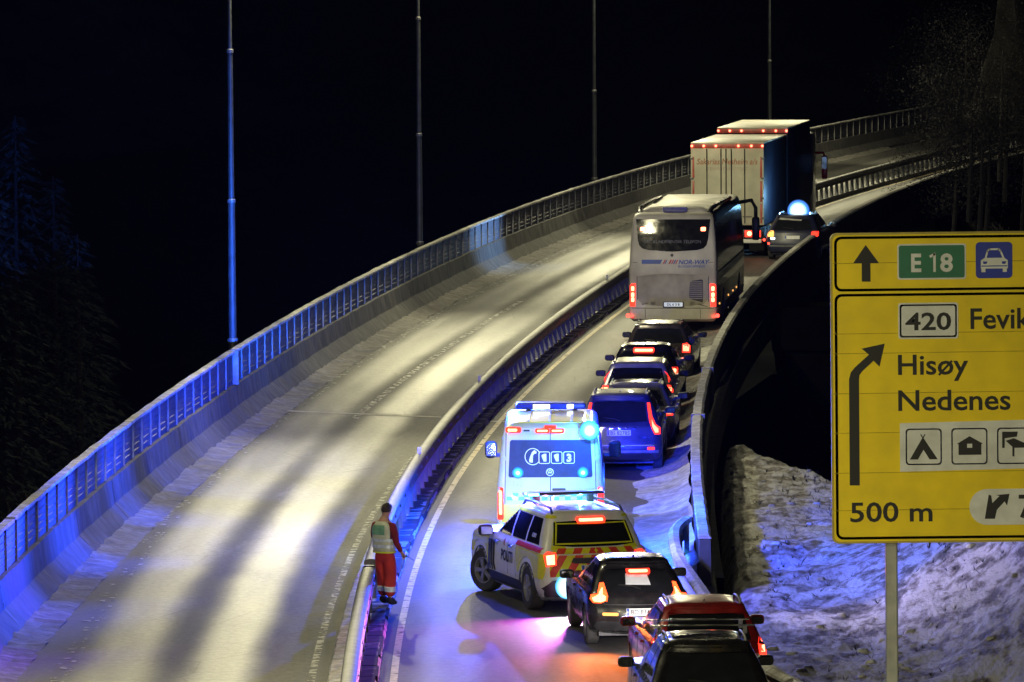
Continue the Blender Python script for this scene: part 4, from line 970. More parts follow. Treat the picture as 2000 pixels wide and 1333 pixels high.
pc.patch('hood_panel', [(-.80, 3.75), (.80, 3.75), (.72, 4.75), (-.72, 4.75)], 'top', M['pol_yellow'], off=.012)
pc.patch('roof_number', [(-.45, .82), (-.25, .82), (-.25, 1.0), (-.45, 1.0)], 'top', M['ink'], off=.005)
pc.text('A 2 1', (0, 1.25), .34, 'top', M['ink'], off=.006, bold=.04, name='roof_lettering', width=.9)
pc.mirrors(1.10, 3.30, 1.18, .27, .20, 'black')
lb = new('light_bar', M['black'], MB().box(-.72, .72, 1.95, 2.25, 1.90, 1.955, ch=.02).box(-.55, -.45, 2.05, 2.15, 1.74, 1.91).box(.45, .55, 2.05, 2.15, 1.74, 1.91), pc.root)
for x, mm in ((-.52, 'pol_yellow'), (.52, 'pol_yellow')): pc.patch('rear_pillar', [(x - .0, 1.10), (x + .28 * (1 if x > 0 else -1), 1.10), (x + .12 * (1 if x > 0 else -1), 1.60), (x + .10 * (1 if x > 0 else -1), 1.60)][::1 if x > 0 else -1], 'rear', M[mm], off=.003)
new('flash_lens', M['lamp_red_dim'], MB().box(-.66, -.2, 2.252, 2.27, 1.905, 1.945), lb); new('flash_lens', M['lamp_blue'], MB().box(-.16, .68, 2.252, 2.27, 1.905, 1.945), lb)
new('flash_lens', M['lamp_blue'], MB().box(-.70, -.5, 1.93, 1.948, 1.905, 1.945), lb)

# ---- ambulance van
Hh = 2.62
am = Veh('ambulance', place(1076, 1086), R(1), 'white and yellow ambulance van with blue flashing lights in its rear window', 'ambulance', None)
h = 1.02; Lv = 6.2
lv = [(.28, .12, Lv - .1, h - .1, .10, .03, .3), (.40, .02, Lv, h - .02, .10, .03, .3), (.62, 0, Lv, h, .10, .03, .3), (1.15, .0, Lv - .12, h, .10, .03, .3), (1.25, .005, Lv - .5, h - .005, .10, .03, .3), (1.36, .01, Lv - 1.05, h - .015, .10, .03, .25),
      (1.9, .05, Lv - 1.6, h - .06, .10, .03, .2), (2.29, .09, Lv - 2.05, h - .115, .11, .03, .2), (2.43, .13, Lv - 2.25, h - .15, .14, .03, .2), (2.49, .22, Lv - 2.45, h - .22, .16, .03, .2), (2.52, .42, Lv - 2.8, h - .40, .16, .03, .2)]
am.body(stack(lv, .01), M['amb_white'], arches((1.45, 5.15), h, .42))
new('underbody', M['black'], MB().box(-.8, .8, .3, Lv - .4, .25, .42), am.root)
for y in (1.45, 5.15):
    for sd in (-1, 1): am.wheel(sd * .9, y, .36, .23, sd)
for vw in ('left', 'right'):
    am.patch('side_panel', [(.12, .70), (4.9, .70), (4.9, 1.20), (.12, 1.20)], vw, M['amb_yellow'], off=.005); am.patch('side_window', [(.45, 1.55), (1.9, 1.55), (1.9, 2.2), (.50, 2.2)], vw, M['glass'], off=.005)
    am.patch('side_window', [(3.6, 1.42), (4.75, 1.42), (4.15, 2.1), (3.6, 2.1)], vw, M['glass'], off=.005)
    for k in range(11): am.patch('checker', [(.3 + k * .4, 1.22), (.5 + k * .4, 1.22), (.5 + k * .4, 1.36), (.3 + k * .4, 1.36)], vw, M['amb_check'], off=.006)
am.patch('roof_hood', [(-.80, .36), (.80, .36), (.72, 2.6), (-.72, 2.6)], 'top', M['amb_yellow'], off=.012)
for x in (-.42, -.02, .40): am.patch('roof_rib', [(x - .02, .45), (x + .02, .45), (x + .02, 2.4), (x - .02, 2.4)], 'top', M['amb_white'], off=.03)
am.patch('tail_band', [(-.98, .64), (-.40, .64), (.40, .64), (.98, .64), (.98, .98), (-.98, .98)], 'rear', M['amb_yellow'], off=.005)
for k in range(15):
    for r_ in range(2):
        if (k + r_) % 2 == 0: am.patch('checker', rrect(-.78 + k * .111, 1.10 + r_ * .07, .111, .07, .001), 'rear', M['amb_check'], off=.006)
win = am.patch('rear_window', [(-.80, 1.53), (-.78, 1.50), (.78, 1.50), (.80, 1.53), (.77, 2.18), (.74, 2.21), (-.74, 2.21), (-.77, 2.18)], 'rear', M['amb_glass'], off=.008)
gap_line(am, [(0, .66), (0, 2.37)], w=.016); gap_line(am, [(-.88, .7), (-.84, 2.35)], w=.014); gap_line(am, [(.88, .7), (.84, 2.35)], w=.014)
def amline(pts, w, closed=False, off=.016):
    q = pts + [pts[0]] if closed else pts
    mb = MB()
    for (ax, az), (bx, bz) in zip(q, q[1:]):
        d = math.hypot(bx - ax, bz - az) or 1; nx, nz = -(bz - az) / d * w / 2, (bx - ax) / d * w / 2
        mb.add([am.hit(ax + nx, az + nz, 'rear', off), am.hit(bx + nx, bz + nz, 'rear', off), am.hit(bx - nx, bz - nz, 'rear', off), am.hit(ax - nx, az - nz, 'rear', off)], [(0, 1, 2, 3)])
    new('symbol', M['white_ink'], mb, win)
for k, ch in enumerate('113'):
    x = -.115 + k * .235; amline(rrect(x, 1.875, .205, .22, .03, 3), .014, True); 
    if ch == '3': am.text(ch, (x, 1.875), .145, 'rear', M['white_ink'], win, off=.016, bold=.05)
    else: am.patch('symbol', [(x - .012, 1.803), (x + .038, 1.803), (x + .038, 1.948), (x + .0, 1.948), (x - .05, 1.925), (x - .05, 1.893), (x - .012, 1.905)], 'rear', M['white_ink'], win, off=.016)
circ = [(-.335 + .148 * math.cos(R(a)), 1.895 + .155 * math.sin(R(a))) for a in range(25, 330, 12)]; amline(circ, .014)
am.patch('symbol', [(-.40, 1.79), (-.34, 1.78), (-.335, 1.81), (-.355, 1.83), (-.33, 1.92), (-.30, 1.955), (-.275, 1.95), (-.26, 1.985), (-.305, 2.02), (-.35, 1.98), (-.385, 1.90), (-.405, 1.83)], 'rear', M['white_ink'], win, off=.016)
am.patch('emblem', disc(-.01, 1.60, .085, 18), 'rear', M['pol_navy'], off=.014); amline([(-.01 + .066 * math.cos(R(a)), 1.60 + .066 * math.sin(R(a))) for a in range(0, 360, 20)], .012, True, .022)
amline([(-.055, 1.64), (-.03, 1.575), (-.01, 1.61), (.01, 1.575), (.035, 1.64)], .011, False, .022); amline([(-.03, 1.65), (-.01, 1.625), (.01, 1.65)], .010, False, .022)
am.text('192', (-.62, 1.38), .10, 'rear', M['faint'], off=.010, bold=.0)
am.patch('door_handle', rrect(.16, 1.27, .26, .05, .024), 'rear', M['black'], off=.03)
for sd in (-1, 1):
    lo = am.patch('tail_light', rrect(sd * .955, 1.0, .115, .62, .03), 'rear', M['lamp_red'], off=.014); am.patch('lamp_core', rrect(sd * .955, 1.02 if sd < 0 else 1.24, .06, .46 if sd < 0 else .10, .02), 'rear', M['lamp_hot'], lo, off=.02)
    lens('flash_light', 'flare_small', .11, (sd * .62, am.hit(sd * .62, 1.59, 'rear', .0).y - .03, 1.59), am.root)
    am.patch('hinge', rrect(sd * .90, 1.86, .10, .09, .02), 'rear', M['amb_white'], off=.03)
for x in (-.15, .13):
    lo = am.patch('roof_flash', rrect(x, 2.385, .27, .085, .03), 'rear', M['lamp_red'], off=.05); am.patch('lamp_core', rrect(x, 2.385, .20, .035, .015), 'rear', M['lamp_hot'], lo, off=.06)
lo = am.patch('roof_flash', rrect(-.70, 2.40, .30, .10, .04), 'rear', M['lamp_red'], off=.06); am.patch('lamp_core', rrect(-.72, 2.40, .18, .05, .02), 'rear', M['lamp_hot'], lo, off=.07)
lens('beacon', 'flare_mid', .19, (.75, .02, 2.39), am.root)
am.patch('camera_box', rrect(-.45, 2.39, .22, .10, .02), 'rear', M['amb_white'], off=.05); am.patch('camera_lens', rrect(-.45, 2.39, .12, .035, .01), 'rear', M['black'], off=.056)
am.patch('roof_vent', rrect(.0, 2.455, .22, .05, .01), 'rear', M['lamp_red'], off=.03)  # vent given a red glow of its own
lb = new('light_bar', M['black'], MB().box(-.70, .66, 2.9, 3.25, 2.55, 2.68, ch=.04).box(-.5, -.4, 3.0, 3.1, 2.48, 2.56).box(.4, .5, 3.0, 3.1, 2.48, 2.56), am.root)
new('flash_lens', M['lamp_white'], MB().box(-.36, -.04, 2.885, 2.898, 2.57, 2.65), lb); new('flash_lens', M['lamp_white'], MB().box(.30, .42, 2.885, 2.898, 2.57, 2.65), lb); new('lens_cover', M['amb_glass'], MB().box(-.66, -.38, 2.885, 2.898, 2.57, 2.65), lb); new('lens_cover', M['amb_glass'], MB().box(-.02, .28, 2.885, 2.898, 2.57, 2.65), lb)
am.mirrors(1.23, 4.75, 1.60, .24, .34, 'black', 'glass')
am.patch('step_bumper', [(-.92, .34), (.92, .34), (.94, .56), (-.94, .56)], 'rear', M['black'], off=.03)
am.plate('', .0, .80, .52, .11)

# ---- dark SUV ahead of the ambulance
c = std_car('suv_car', 1209, 925, R(3.2), 4.64, 1.89, 1.70, 1.08, .42, 'paint_navy', 'dark blue SUV with tall red tail lights beside the ambulance', wr=.36, tum=.22, bul=.13, hood=1.2)
rear_glass(c, 1.12, 1.52, .62, .55); c.patch('spoiler', [(-.58, 1.56), (.58, 1.56), (.54, 1.62), (-.54, 1.62)], 'rear', M['paint_navy'], off=.07)
lamp(c, [(.60, 1.50), (.66, 1.50), (.72, 1.22), (.80, 1.06), (.90, .98), (.90, .84), (.78, .84), (.72, .96), (.66, 1.12)], [(.71, 1.16), (.76, 1.06), (.86, .96), (.86, .88), (.79, .88), (.73, 1.0)], outer='lamp_red', inner='lamp_core')
c.plate('BS 82785', .0, .88); c.text('V  O  L  V  O', (0, .985), .042, 'rear', M['chrome'], off=.012, bold=.02, width=.78); c.text('D4 AWD', (.56, .78), .04, 'rear', M['chrome'], off=.012)
c.patch('bumper_trim', [(-.86, .44), (.86, .44), (.87, .50), (-.87, .50)], 'rear', M['steel'], off=.014); c.patch('bumper_trim', [(-.80, .30), (.80, .30), (.72, .42), (-.72, .42)], 'rear', M['black'], off=.012); c.patch('bumper_trim', [(-.88, .60), (.88, .60), (.88, .62), (-.88, .62)], 'rear', M['chrome'], off=.012)
lamp(c, rrect(.70, .54, .16, .06, .02), None, outer='lamp_red'); gap_line(c, [(-.66, .72), (.66, .72)])
# ---- grey car, estate, hatchback, brown estate
c = std_car('hatchback_car', 1240, 884, R(3.6), 4.4, 1.80, 1.52, 1.0, .50, 'paint_grey', 'grey car with a dark roof mostly hidden by the dark blue SUV', wr=.33, tum=.19)
rear_glass(c, 1.04, 1.36, .66, .54); lamp(c, [(.62, .84), (.86, .82), (.86, .96), (.72, .98), (.62, .93)], [(.66, .87), (.82, .86), (.82, .92), (.68, .92)]); c.plate('', 0, .72); c.patch('roof_panel', [(-.5, .95), (.5, .95), (.5, 2.2), (-.5, 2.2)], 'top', M['glass'], off=.005); c.patch('bumper_trim', [(-.8, .3), (.8, .3), (.74, .44), (-.74, .44)], 'rear', M['black'], off=.01)
c = std_car('estate_car', 1243, 834, R(4.0), 4.7, 1.82, 1.50, .98, .42, 'paint_silver', 'silver estate car with roof rails and slim red strips beside its rear window', wr=.33, tum=.18)
rear_glass(c, 1.02, 1.35, .68, .58); lamp(c, [(.70, 1.36), (.74, 1.36), (.80, 1.06), (.76, 1.03)], None); lamp(c, [(.60, .82), (.87, .80), (.87, .95), (.76, .98), (.60, .95)], [(.64, .85), (.83, .84), (.83, .92), (.66, .93)], inner='lamp_hot'); c.plate('', 0, .74); c.patch('bumper_trim', [(-.8, .3), (.8, .3), (.74, .44), (-.74, .44)], 'rear', M['black'], off=.01)
c = std_car('hatchback_car', 1257, 798, R(4.5), 4.2, 1.78, 1.52, 1.0, .48, 'paint_black', 'black hatchback with a bright red brake light above its rear window', wr=.32, roof_rail=False, tum=.19)
rear_glass(c, 1.04, 1.37, .64, .54); bar(c, -.02, 1.40, .44, .06, .05); lamp(c, rrect(.74, .92, .2, .16, .04), rrect(.74, .92, .12, .09, .03), inner='lamp_hot'); c.plate('', 0, .72); c.patch('bumper_trim', [(-.8, .3), (.8, .3), (.74, .44), (-.74, .44)], 'rear', M['black'], off=.01)
c = std_car('estate_car', 1284, 748, R(5.2), 4.6, 1.80, 1.50, .98, .40, 'paint_brown', 'dark brown estate car with roof rails right behind the coach', wr=.33, tum=.18)
rear_glass(c, 1.03, 1.36, .68, .56); lamp(c, [(.64, 1.0), (.64, .78), (.84, .77), (.85, 1.0), (.76, 1.02)], [(.78, .98), (.66, .97), (.66, .82), (.81, .81), (.82, .96)], inner='lamp_core'); c.plate('NN 31091', 0, .80, m='white_plate'); c.patch('emblem', disc(0, .95, .045), 'rear', M['chrome'], off=.014); c.text('OCTAVIA', (.48, .885), .045, 'rear', M['chrome'], off=.012); c.patch('bumper_trim', [(-.8, .3), (.8, .3), (.74, .44), (-.74, .44)], 'rear', M['black'], off=.01)
# ---- dark red car and black car in the foreground
c = std_car('estate_car', 1388, 1392, R(-4.0), 4.4, 1.84, 1.60, 1.03, .46, 'paint_red', 'dark red car with roof rails between two black cars in the foreground', wr=.33, tum=.21)
rear_glass(c, 1.08, 1.44, .66, .58); c.patch('spoiler', [(-.60, 1.47), (.60, 1.47), (.55, 1.53), (-.55, 1.53)], 'rear', M['paint_red'], off=.08); lamp(c, [(.78, .84), (.90, .84), (.90, 1.14), (.82, 1.16), (.76, 1.02)], [(.81, .90), (.87, .90), (.87, 1.08), (.83, 1.08)], inner='lamp_hot'); c.plate('', 0, .74)
red = c
c = std_car('suv_car', 1392, 1494, R(-3.0), 4.5, 1.88, 1.70, 1.08, .50, 'paint_black', 'black car with two roof bars in the foreground at the bottom edge', wr=.35, tum=.22)
rear_glass(c, 1.12, 1.52, .66, .58); lamp(c, rrect(.78, .95, .16, .2, .04), None); c.plate('', 0, .8); c.patch('spoiler', [(-.60, 1.56), (.60, 1.56), (.55, 1.62), (-.55, 1.62)], 'rear', M['paint_black'], off=.07)
c.patch('roof_glass', [(-.48, 1.15), (.48, 1.15), (.46, 2.3), (-.46, 2.3)], 'top', M['glass'], off=.006)
for y in (1.75, 2.45):
    new('roof_bar', M['chrome'], MB().box(-.76, .76, y - .02, y + .02, 1.79, 1.815, ch=.008).box(-.66, -.60, y - .03, y + .03, 1.68, 1.795).box(.60, .66, y - .03, y + .03, 1.68, 1.795), c.root)
blk_car = c
# ------------------------------------------------------------------ coach
Lb = 12.6; h = 1.27
bus = Veh('coach', place(1314, 652), R(6.0), 'white grimy coach with a dark rear window and a blue logo', 'coach', lane)
lv = [(.34, .14, Lv, h - .10, .10, .08, .3), (.42, .03, Lb - .05, h - .02, .12, .08, .3), (.62, .0, Lb, h, .12, .08, .3), (.74, .02, Lb, h, .12, .08, .3), (1.70, .03, Lb, h, .12, .08, .3), (1.76, .0, Lb, h, .12, .08, .3),
      (2.2, .06, Lb - .05, h - .01, .12, .08, .3), (2.9, .17, Lb - .25, h - .05, .12, .08, .3), (3.32, .26, Lb - .5, h - .10, .14, .08, .3), (3.42, .34, Lb - .7, h - .14, .16, .08, .3), (3.48, .55, Lb - 1, h - .26, .16, .08, .3)]
lv[0] = (.34, .14, Lb - .2, h - .10, .10, .08, .3)
bus.body(stack(lv, .02), M['bus_white'], arches((3.0, 9.8), h, .56, .4))
for y in (3.0, 9.8):
    for sd in (-1, 1): bus.wheel(sd * 1.12, y, .50, .28, sd, spokes=8)
for vw in ('left', 'right'):
    bus.patch('side_skin', [(.30, .72), (2.3, .72), (2.4, 1.02), (3.6, 1.02), (3.7, .72), (9.1, .72), (9.2, 1.02), (10.4, 1.02), (10.5, .72), (Lb - .5, .72), (Lb - .5, 1.72), (.26, 1.72)], vw, M['bus_side'], off=.006, fine=.4)
    bus.patch('side_window', [(.42, 1.78), (Lb - .6, 1.78), (Lb - .9, 3.22), (.58, 3.22)], vw, M['glass'], off=.008, fine=.3)
    for y in (2.2, 4.0, 5.8, 7.6, 9.4): gap_line(bus, [(y, 1.8), (y, 3.2)], vw, .05)
    for y in (1.2, 5.0, 7.0, 8.6): bus.patch('marker_light', rrect(y, .80, .10, .05, .01), vw, M['lamp_amber'], off=.02)
bus.patch('rear_window', [(-1.08, 3.30), (-1.02, 2.72), (-.98, 2.56), (-.90, 2.47), (-.72, 2.42), (.0, 2.37), (.72, 2.42), (.90, 2.47), (.98, 2.56), (1.02, 2.72), (1.08, 3.30)], 'rear', M['glass'], off=.010)
for sd in (-1, 1): bus.patch('high_brake_light', rrect(sd * .88, 3.02, .14, .11, .02), 'rear', M['lamp_hot'], off=.02)
M['window_ink'] = mat('faded_window_lettering', (.13, .13, .17), .5, var=.4)
bus.text('GBC KUNDESENTER TELEFON', (-.02, 2.66), .085, 'rear', M['window_ink'], off=.016, bold=.0, width=1.66)
bus.patch('camera_lens', disc(-.02, 2.27, .045), 'rear', M['black'], off=.02)
bus.patch('livery_bar', [(-.90, 2.02), (-.36, 2.02), (-.30, 2.14), (-.90, 2.14)], 'rear', M['blue_ink'], off=.009)
for k, (x, w, mm) in enumerate(((-.27, .035, 'red_ink'), (-.22, .025, 'blue_ink'), (-.10, .05, 'red_ink'), (-.03, .04, 'red_ink'), (.03, .035, 'blue_ink'), (.09, .03, 'red_ink'))): bus.patch('livery_stripe', [(x - w / 2, 2.02), (x + w / 2, 2.02), (x + w / 2 + .06, 2.14), (x - w / 2 + .06, 2.14)], 'rear', M[mm], off=.009)
bus.text('NOR-WAY', (.62, 2.075), .125, 'rear', M['blue_ink'], off=.010, bold=.03, shear=.25, width=.90); bus.text('BUSSEKSPRESS', (.55, 1.95), .065, 'rear', M['blue_ink'], off=.010, bold=.01, shear=.15, width=.78)
bus.patch('engine_cover', [(-.90, .86), (-.48, .96), (-.42, .80), (.42, .80), (.48, .96), (.90, .86), (1.02, 1.0), (1.02, 1.66), (.55, 1.72), (0, 1.74), (-.55, 1.72), (-1.02, 1.66), (-1.02, 1.0)], 'rear', M['bus_dirty'], off=.014)
gap_line(bus, [(-.45, 1.70), (.40, 1.70)], w=.05); gap_line(bus, [(-1.03, 1.64), (-.5, 1.71)], w=.015); gap_line(bus, [(.5, 1.71), (1.03, 1.64)], w=.015)
gap_line(bus, [(-1.03, .98), (-1.04, 1.65)], w=.02); gap_line(bus, [(1.04, .92), (1.04, 1.65)], w=.02); gap_line(bus, [(-.90, .84), (-.42, .94), (-.40, 1.15)], w=.02); gap_line(bus, [(.40, 1.35), (.42, .94), (.92, .80), (1.0, .78)], w=.02)
gr = bus.patch('grille', [(.52, 1.00), (.86, .90), (.88, .94), (.88, 1.54), (.84, 1.57), (.56, 1.53), (.50, 1.46), (.48, 1.06)], 'rear', M['black'], off=.020)
for k in range(9): bus.patch('louvre', rrect(.68, 1.02 + k * .06, .36, .022, .004), 'rear', M['bus_dirty'], gr, off=.030)
for sd in (-1, 1):
    lo = bus.patch('tail_light', [(sd * x_, z_) for x_, z_ in [(1.10, .78), (1.25, .78), (1.25, 1.40), (1.20, 1.44), (1.08, 1.44)]][::sd], 'rear', M['lamp_red'], off=.016)
    for z in (1.30, 1.12, .98): bus.patch('lamp_core', rrect(sd * 1.165, z, .09, .13, .03), 'rear', M['lamp_hot'], lo, off=.022)
    new('marker_light', M['lamp_red_dim'], MB().lathe([(.045, -.03), (.06, .0), (.045, .03)], 12, 'y', (sd * 1.30, .03, .52)).box(sd * 1.20 - .05, sd * 1.20 + .05, .0, .06, .47, .52), bus.root)
    gap_line(bus, [(sd * 1.03, 2.06), (sd * 1.27, 2.06)], w=.014); gap_line(bus, [(sd * .80, .42), (sd * .80, .70)], w=.014)
gap_line(bus, [(-1.26, .735), (1.26, .735)], w=.02)
bus.patch('plate_recess', rrect(.02, .84, .62, .17, .03), 'rear', M['black'], off=.024)
p = bus.patch('number_plate', rrect(.02, .845, .54, .12, .01), 'rear', M['plate_glow'], off=.032); bus.text('DL 6 3 8', (.02, .845), .07, 'rear', M['ink'], p, off=.038, width=.36)
ac = MB(); ac.add(*[(lambda s: (s.v, s.f))(stack([(3.44, .9, 3.6, .98, .2, .02, .05), (3.54, .95, 3.5, .95, .2, .02, .05), (3.61, 1.1, 3.3, .82, .2, .02, .05)], .02))][0])
new('roof_unit', M['bus_white'], ac, bus.root, smooth=True)
new('roof_unit_grille', M['bus_side'], MB().box(-.34, .36, .885, .94, 3.50, 3.62).box(-.30, .30, .60, .80, 3.49, 3.53), bus.root)
for sd in (-1, 1): new('roof_edge_trim', M['bus_side'], MB().tube([(sd * 1.0, .8, 3.45), (sd * 1.04, 1.3, 3.56), (sd * 1.05, 3.5, 3.58), (sd * 1.05, 9, 3.5)], .07, 8), bus.root, smooth=True)
new('mirror_arm', M['black'], MB().tube([(1.15, Lb - .5, 3.2), (1.50, Lb - .2, 3.25), (1.62, Lb, 3.0), (1.62, Lb, 2.5)], .06, 8), bus.root, smooth=True); new('wing_mirror', M['black'], MB().box(1.50, 1.74, Lb - .08, Lb + .08, 2.0, 2.72, ch=.06), bus.root, smooth=True)
new('aerial', M['black'], MB().tube([(.0, .05, .55), (.0, .04, .95)], .008, 5), bus.root)
bus.patch('windscreen', [(-1.1, 1.2), (1.1, 1.2), (1.0, 3.1), (-1.0, 3.1)], 'front', M['glass'], off=.006, fine=.4)

# ------------------------------------------------------------------ lorry: box trailer behind a box body, then the cab
tr = empty('lorry', place(1421, 503), -R(9.0), label='tall box lorry with red roof-edge lights ahead of the coach', cat='lorry', group=lane)
def bx(name, m, x0, x1, y0, y1, z0, z1, par=tr, ch=.02): return new(name, M[m], MB().box(x0, x1, y0, y1, z0, z1, ch=ch), par, smooth=True, sharp=40)
hb = 1.29
def boxbody(y0, y1, dz=0):
    b = bx('box_body', 'box_side', -hb, hb, y0 + .03, y1, 1.12, 4.0 + dz)
    bx('box_roof', 'box_white', -hb - .01, hb + .01, y0, y1 + .01, 4.003 + dz, 4.05 + dz, b, .012)
    bx('top_beam', 'tape_red', -hb - .005, hb + .005, y0 - .01, y0 + .03, 3.84 + dz, 4.0 + dz, b, .006)
    for k, x in enumerate((-1.25, -.83, -.40, .40, .86, 1.25)):
        new('roof_light', M['lamp_core'], MB().lathe([(.035, -.05), (.045, -.02), (.02, .0)], 12, 'y', (x, y0 - .012, 3.93 + dz)), b)
    return b
b1 = boxbody(0, 7.3); b2 = boxbody(7.7, 15.4, .24)
d = bx('rear_doors', 'box_white', -hb, hb, -.02, .028, 1.14, 3.84, tr, .008)
for x in (-.72, -.22, -.04, .15, .62): new('lock_rod', M['black'], MB().tube([(x, -.045, 1.2), (x, -.045, 3.83)], .020, 6), d)
for x in (-1.20, 1.20):
    for z0, z1 in ((1.2, 1.9), (1.96, 2.7), (2.80, 3.55)): bx('reflective_strip', 'tape_red', x - .035, x + .035, -.027, -.022, z0, z1, d, .001)
for x in (-1.26, 1.26):
    for z in (1.35, 2.05, 2.75, 3.45): bx('hinge', 'steel', x - .06, x + .06, -.05, -.021, z, z + .07, d, .006)
for x in (-.9, .7): bx('door_latch', 'steel', x - .16, x + .16, -.06, -.03, 1.42, 1.46, d, .006)
def ltext(s, c, size, m, width, shear=0, bold=.0):
    vs, fs = text_geo(s, bold, shear); xs = [v.x for v in vs]; k = width / (max(xs) - min(xs)); hh = max(v.y for v in text_geo('H')[0])
    new('lettering', M[m], MB().add([(c[0] + (v.x - (max(xs) + min(xs)) / 2) * k, -.0235, c[1] + v.y * size / hh) for v in vs], fs), d)
ltext('Sakarias Nesheim a/s', (.0, 3.28), .20, 'gold_ink', 2.16, .22, .012); ltext('TERMOTRANSPORT', (.02, 3.07), .11, 'faint_ink', 1.45)
bx('chassis', 'black', -.5, .5, .2, 15, .75, 1.10, tr); bx('rear_bumper', 'white_plate', -1.2, 1.2, .02, .12, .50, .64, tr); bx('light_bar', 'black', -1.24, 1.24, .0, .10, .68, .98, tr)
for sd in (-1, 1):
    for x in (.78, 1.0): new('tail_light', M['lamp_hot'], MB().lathe([(.075, .0), (.085, -.02), (.06, -.035)], 14, 'y', (sd * x, -.0, .84)), tr)
    new('tail_light_panel', M['lamp_red'], MB().box(sd * .90 - .28, sd * .90 + .28, -.008, -.002, .72, .95), tr)
    new('side_marker', M['lamp_red_dim'], MB().lathe([(.04, 0), (.05, -.03), (.03, -.05)], 10, 'y', (sd * 1.30, .05, .62)), tr)
    bx('mudflap', 'black', sd * .95 - .28, sd * .95 + .28, .75, .77, .18, .75, tr)
    for y in (1.4, 2.7, 9.8, 11.1, 17.0):
        w = new('wheel', M['rubber'], MB().lathe([(.3, -.15), (.46, -.16), (.5, -.1), (.5, .1), (.46, .16), (.3, .15)], 24), tr, smooth=True, sharp=30); w.location = (sd * 1.08, y, .5)
        new('rim', M['rim'], MB().lathe([(.3, sd * .10), (.3, sd * .14), (.12, sd * .08), (.05, sd * .10)], 18), w)
bx('side_skirt', 'box_side', 1.24, 1.27, 3.4, 7.2, .45, 1.1, tr); bx('side_skirt', 'box_side', -1.27, -1.24, 3.4, 7.2, .45, 1.1, tr)
cb = bx('cab', 'paint_navy', -1.24, 1.24, 15.9, 18.0, .5, 3.75, tr, .15)
bx('cab_window', 'glass', 1.232, 1.25, 16.4, 17.6, 1.9, 2.7, cb, .005); bx('cab_window', 'glass', -1.25, -1.232, 16.4, 17.6, 1.9, 2.7, cb, .005); bx('windscreen', 'glass', -1.1, 1.1, 17.99, 18.02, 1.8, 2.9, cb, .01)
for sd in (-1, 1):
    w = new('wing_mirror', M['paint_red'], MB().tube([(sd * 1.25, 17.6, 2.95), (sd * 1.55, 17.7, 2.95), (sd * 1.62, 17.7, 2.75)], .05, 8).box(sd * 1.60 - .11, sd * 1.60 + .11, 17.58, 17.76, 1.95, 2.85, ch=.05), cb, smooth=True)
    new('mirror_glass', M['chrome'], MB().box(sd * 1.60 - .085, sd * 1.60 + .085, 17.572, 17.578, 2.35, 2.8), w)

# ------------------------------------------------------------------ dark car with a roof flash beside the lorry
uc = std_car('estate_car', 1547, 509, R(10.5), 4.8, 1.88, 1.58, 1.02, .48, 'paint_navy', 'dark car with a dazzling white-blue roof flash beside the lorry', wr=.34, tum=.2)
rear_glass(uc, 1.06, 1.40, .68, .56); uc.plate('', 0, .80); lamp(uc, rrect(-.78, .92, .24, .22, .05)[::-1], None, both=False, outer='lamp_amber'); lamp(uc, rrect(.78, .92, .24, .18, .05), None, both=False, outer='tape_red' if False else 'lamp_red')
uc.patch('reversing_light', rrect(-.70, .76, .16, .06, .02), 'rear', M['lamp_white'], off=.02); uc.patch('reflector', rrect(-.84, .58, .08, .08, .03), 'rear', M['lamp_red_dim'], off=.02)  # the reflector's shine is put in as red glow
uc.patch('snow_on_window', [(-.55, 1.40), (.25, 1.36), (.30, 1.40), (-.5, 1.46)], 'rear', M['snow'], off=.02); uc.patch('bumper_trim', [(-.84, .48), (.84, .48), (.84, .52), (-.84, .52)], 'rear', M['steel'], off=.012)
fl = lens('roof_flash', 'flare_big', .40, (.10, .95, 1.68), uc.root)  # lens far larger than the lamp, its painted halo reads as glare

# ------------------------------------------------------------------ the person by the guardrail, seen from behind
P0 = at(753, 1182, .11); K = 1.80 / 1.80
person = empty('person', P0, R(-38), label='person in a reflective vest and red trousers standing at the guardrail end with a radio', cat='person')
def skin_body(name, chains, m, parent, sub=2, root=0):
    """one continuous skin surface over joint chains: each chain is a list of (point, radius); shared joints are merged"""
    vs, es, rad, idx = [], [], [], {}
    for ch in chains:
        prev = None
        for p, r in ch:
            k = tuple(round(c, 4) for c in p)
            if k not in idx: idx[k] = len(vs); vs.append(p); rad.append(r)
            if prev is not None and prev != idx[k]: es.append((prev, idx[k]))
            prev = idx[k]
    me = bpy.data.meshes.new(name); me.from_pydata(vs, es, []); o = bpy.data.objects.new(name, me); COL.objects.link(o)
    md = o.modifiers.new('skin', 'SKIN'); md.use_smooth_shade = True
    for i, d_ in enumerate(me.skin_vertices[0].data):
        r = rad[i]; d_.radius = r if hasattr(r, '__len__') else (r, r); d_.use_root = (i == root)
    s_ = o.modifiers.new('sub', 'SUBSURF'); s_.levels = s_.render_levels = sub
    dg = bpy.context.evaluated_depsgraph_get(); dg.update(); out = bpy.data.meshes.new_from_object(o.evaluated_get(dg)); bpy.data.objects.remove(o)
    out.materials.clear(); return obj(name, out, m, parent)
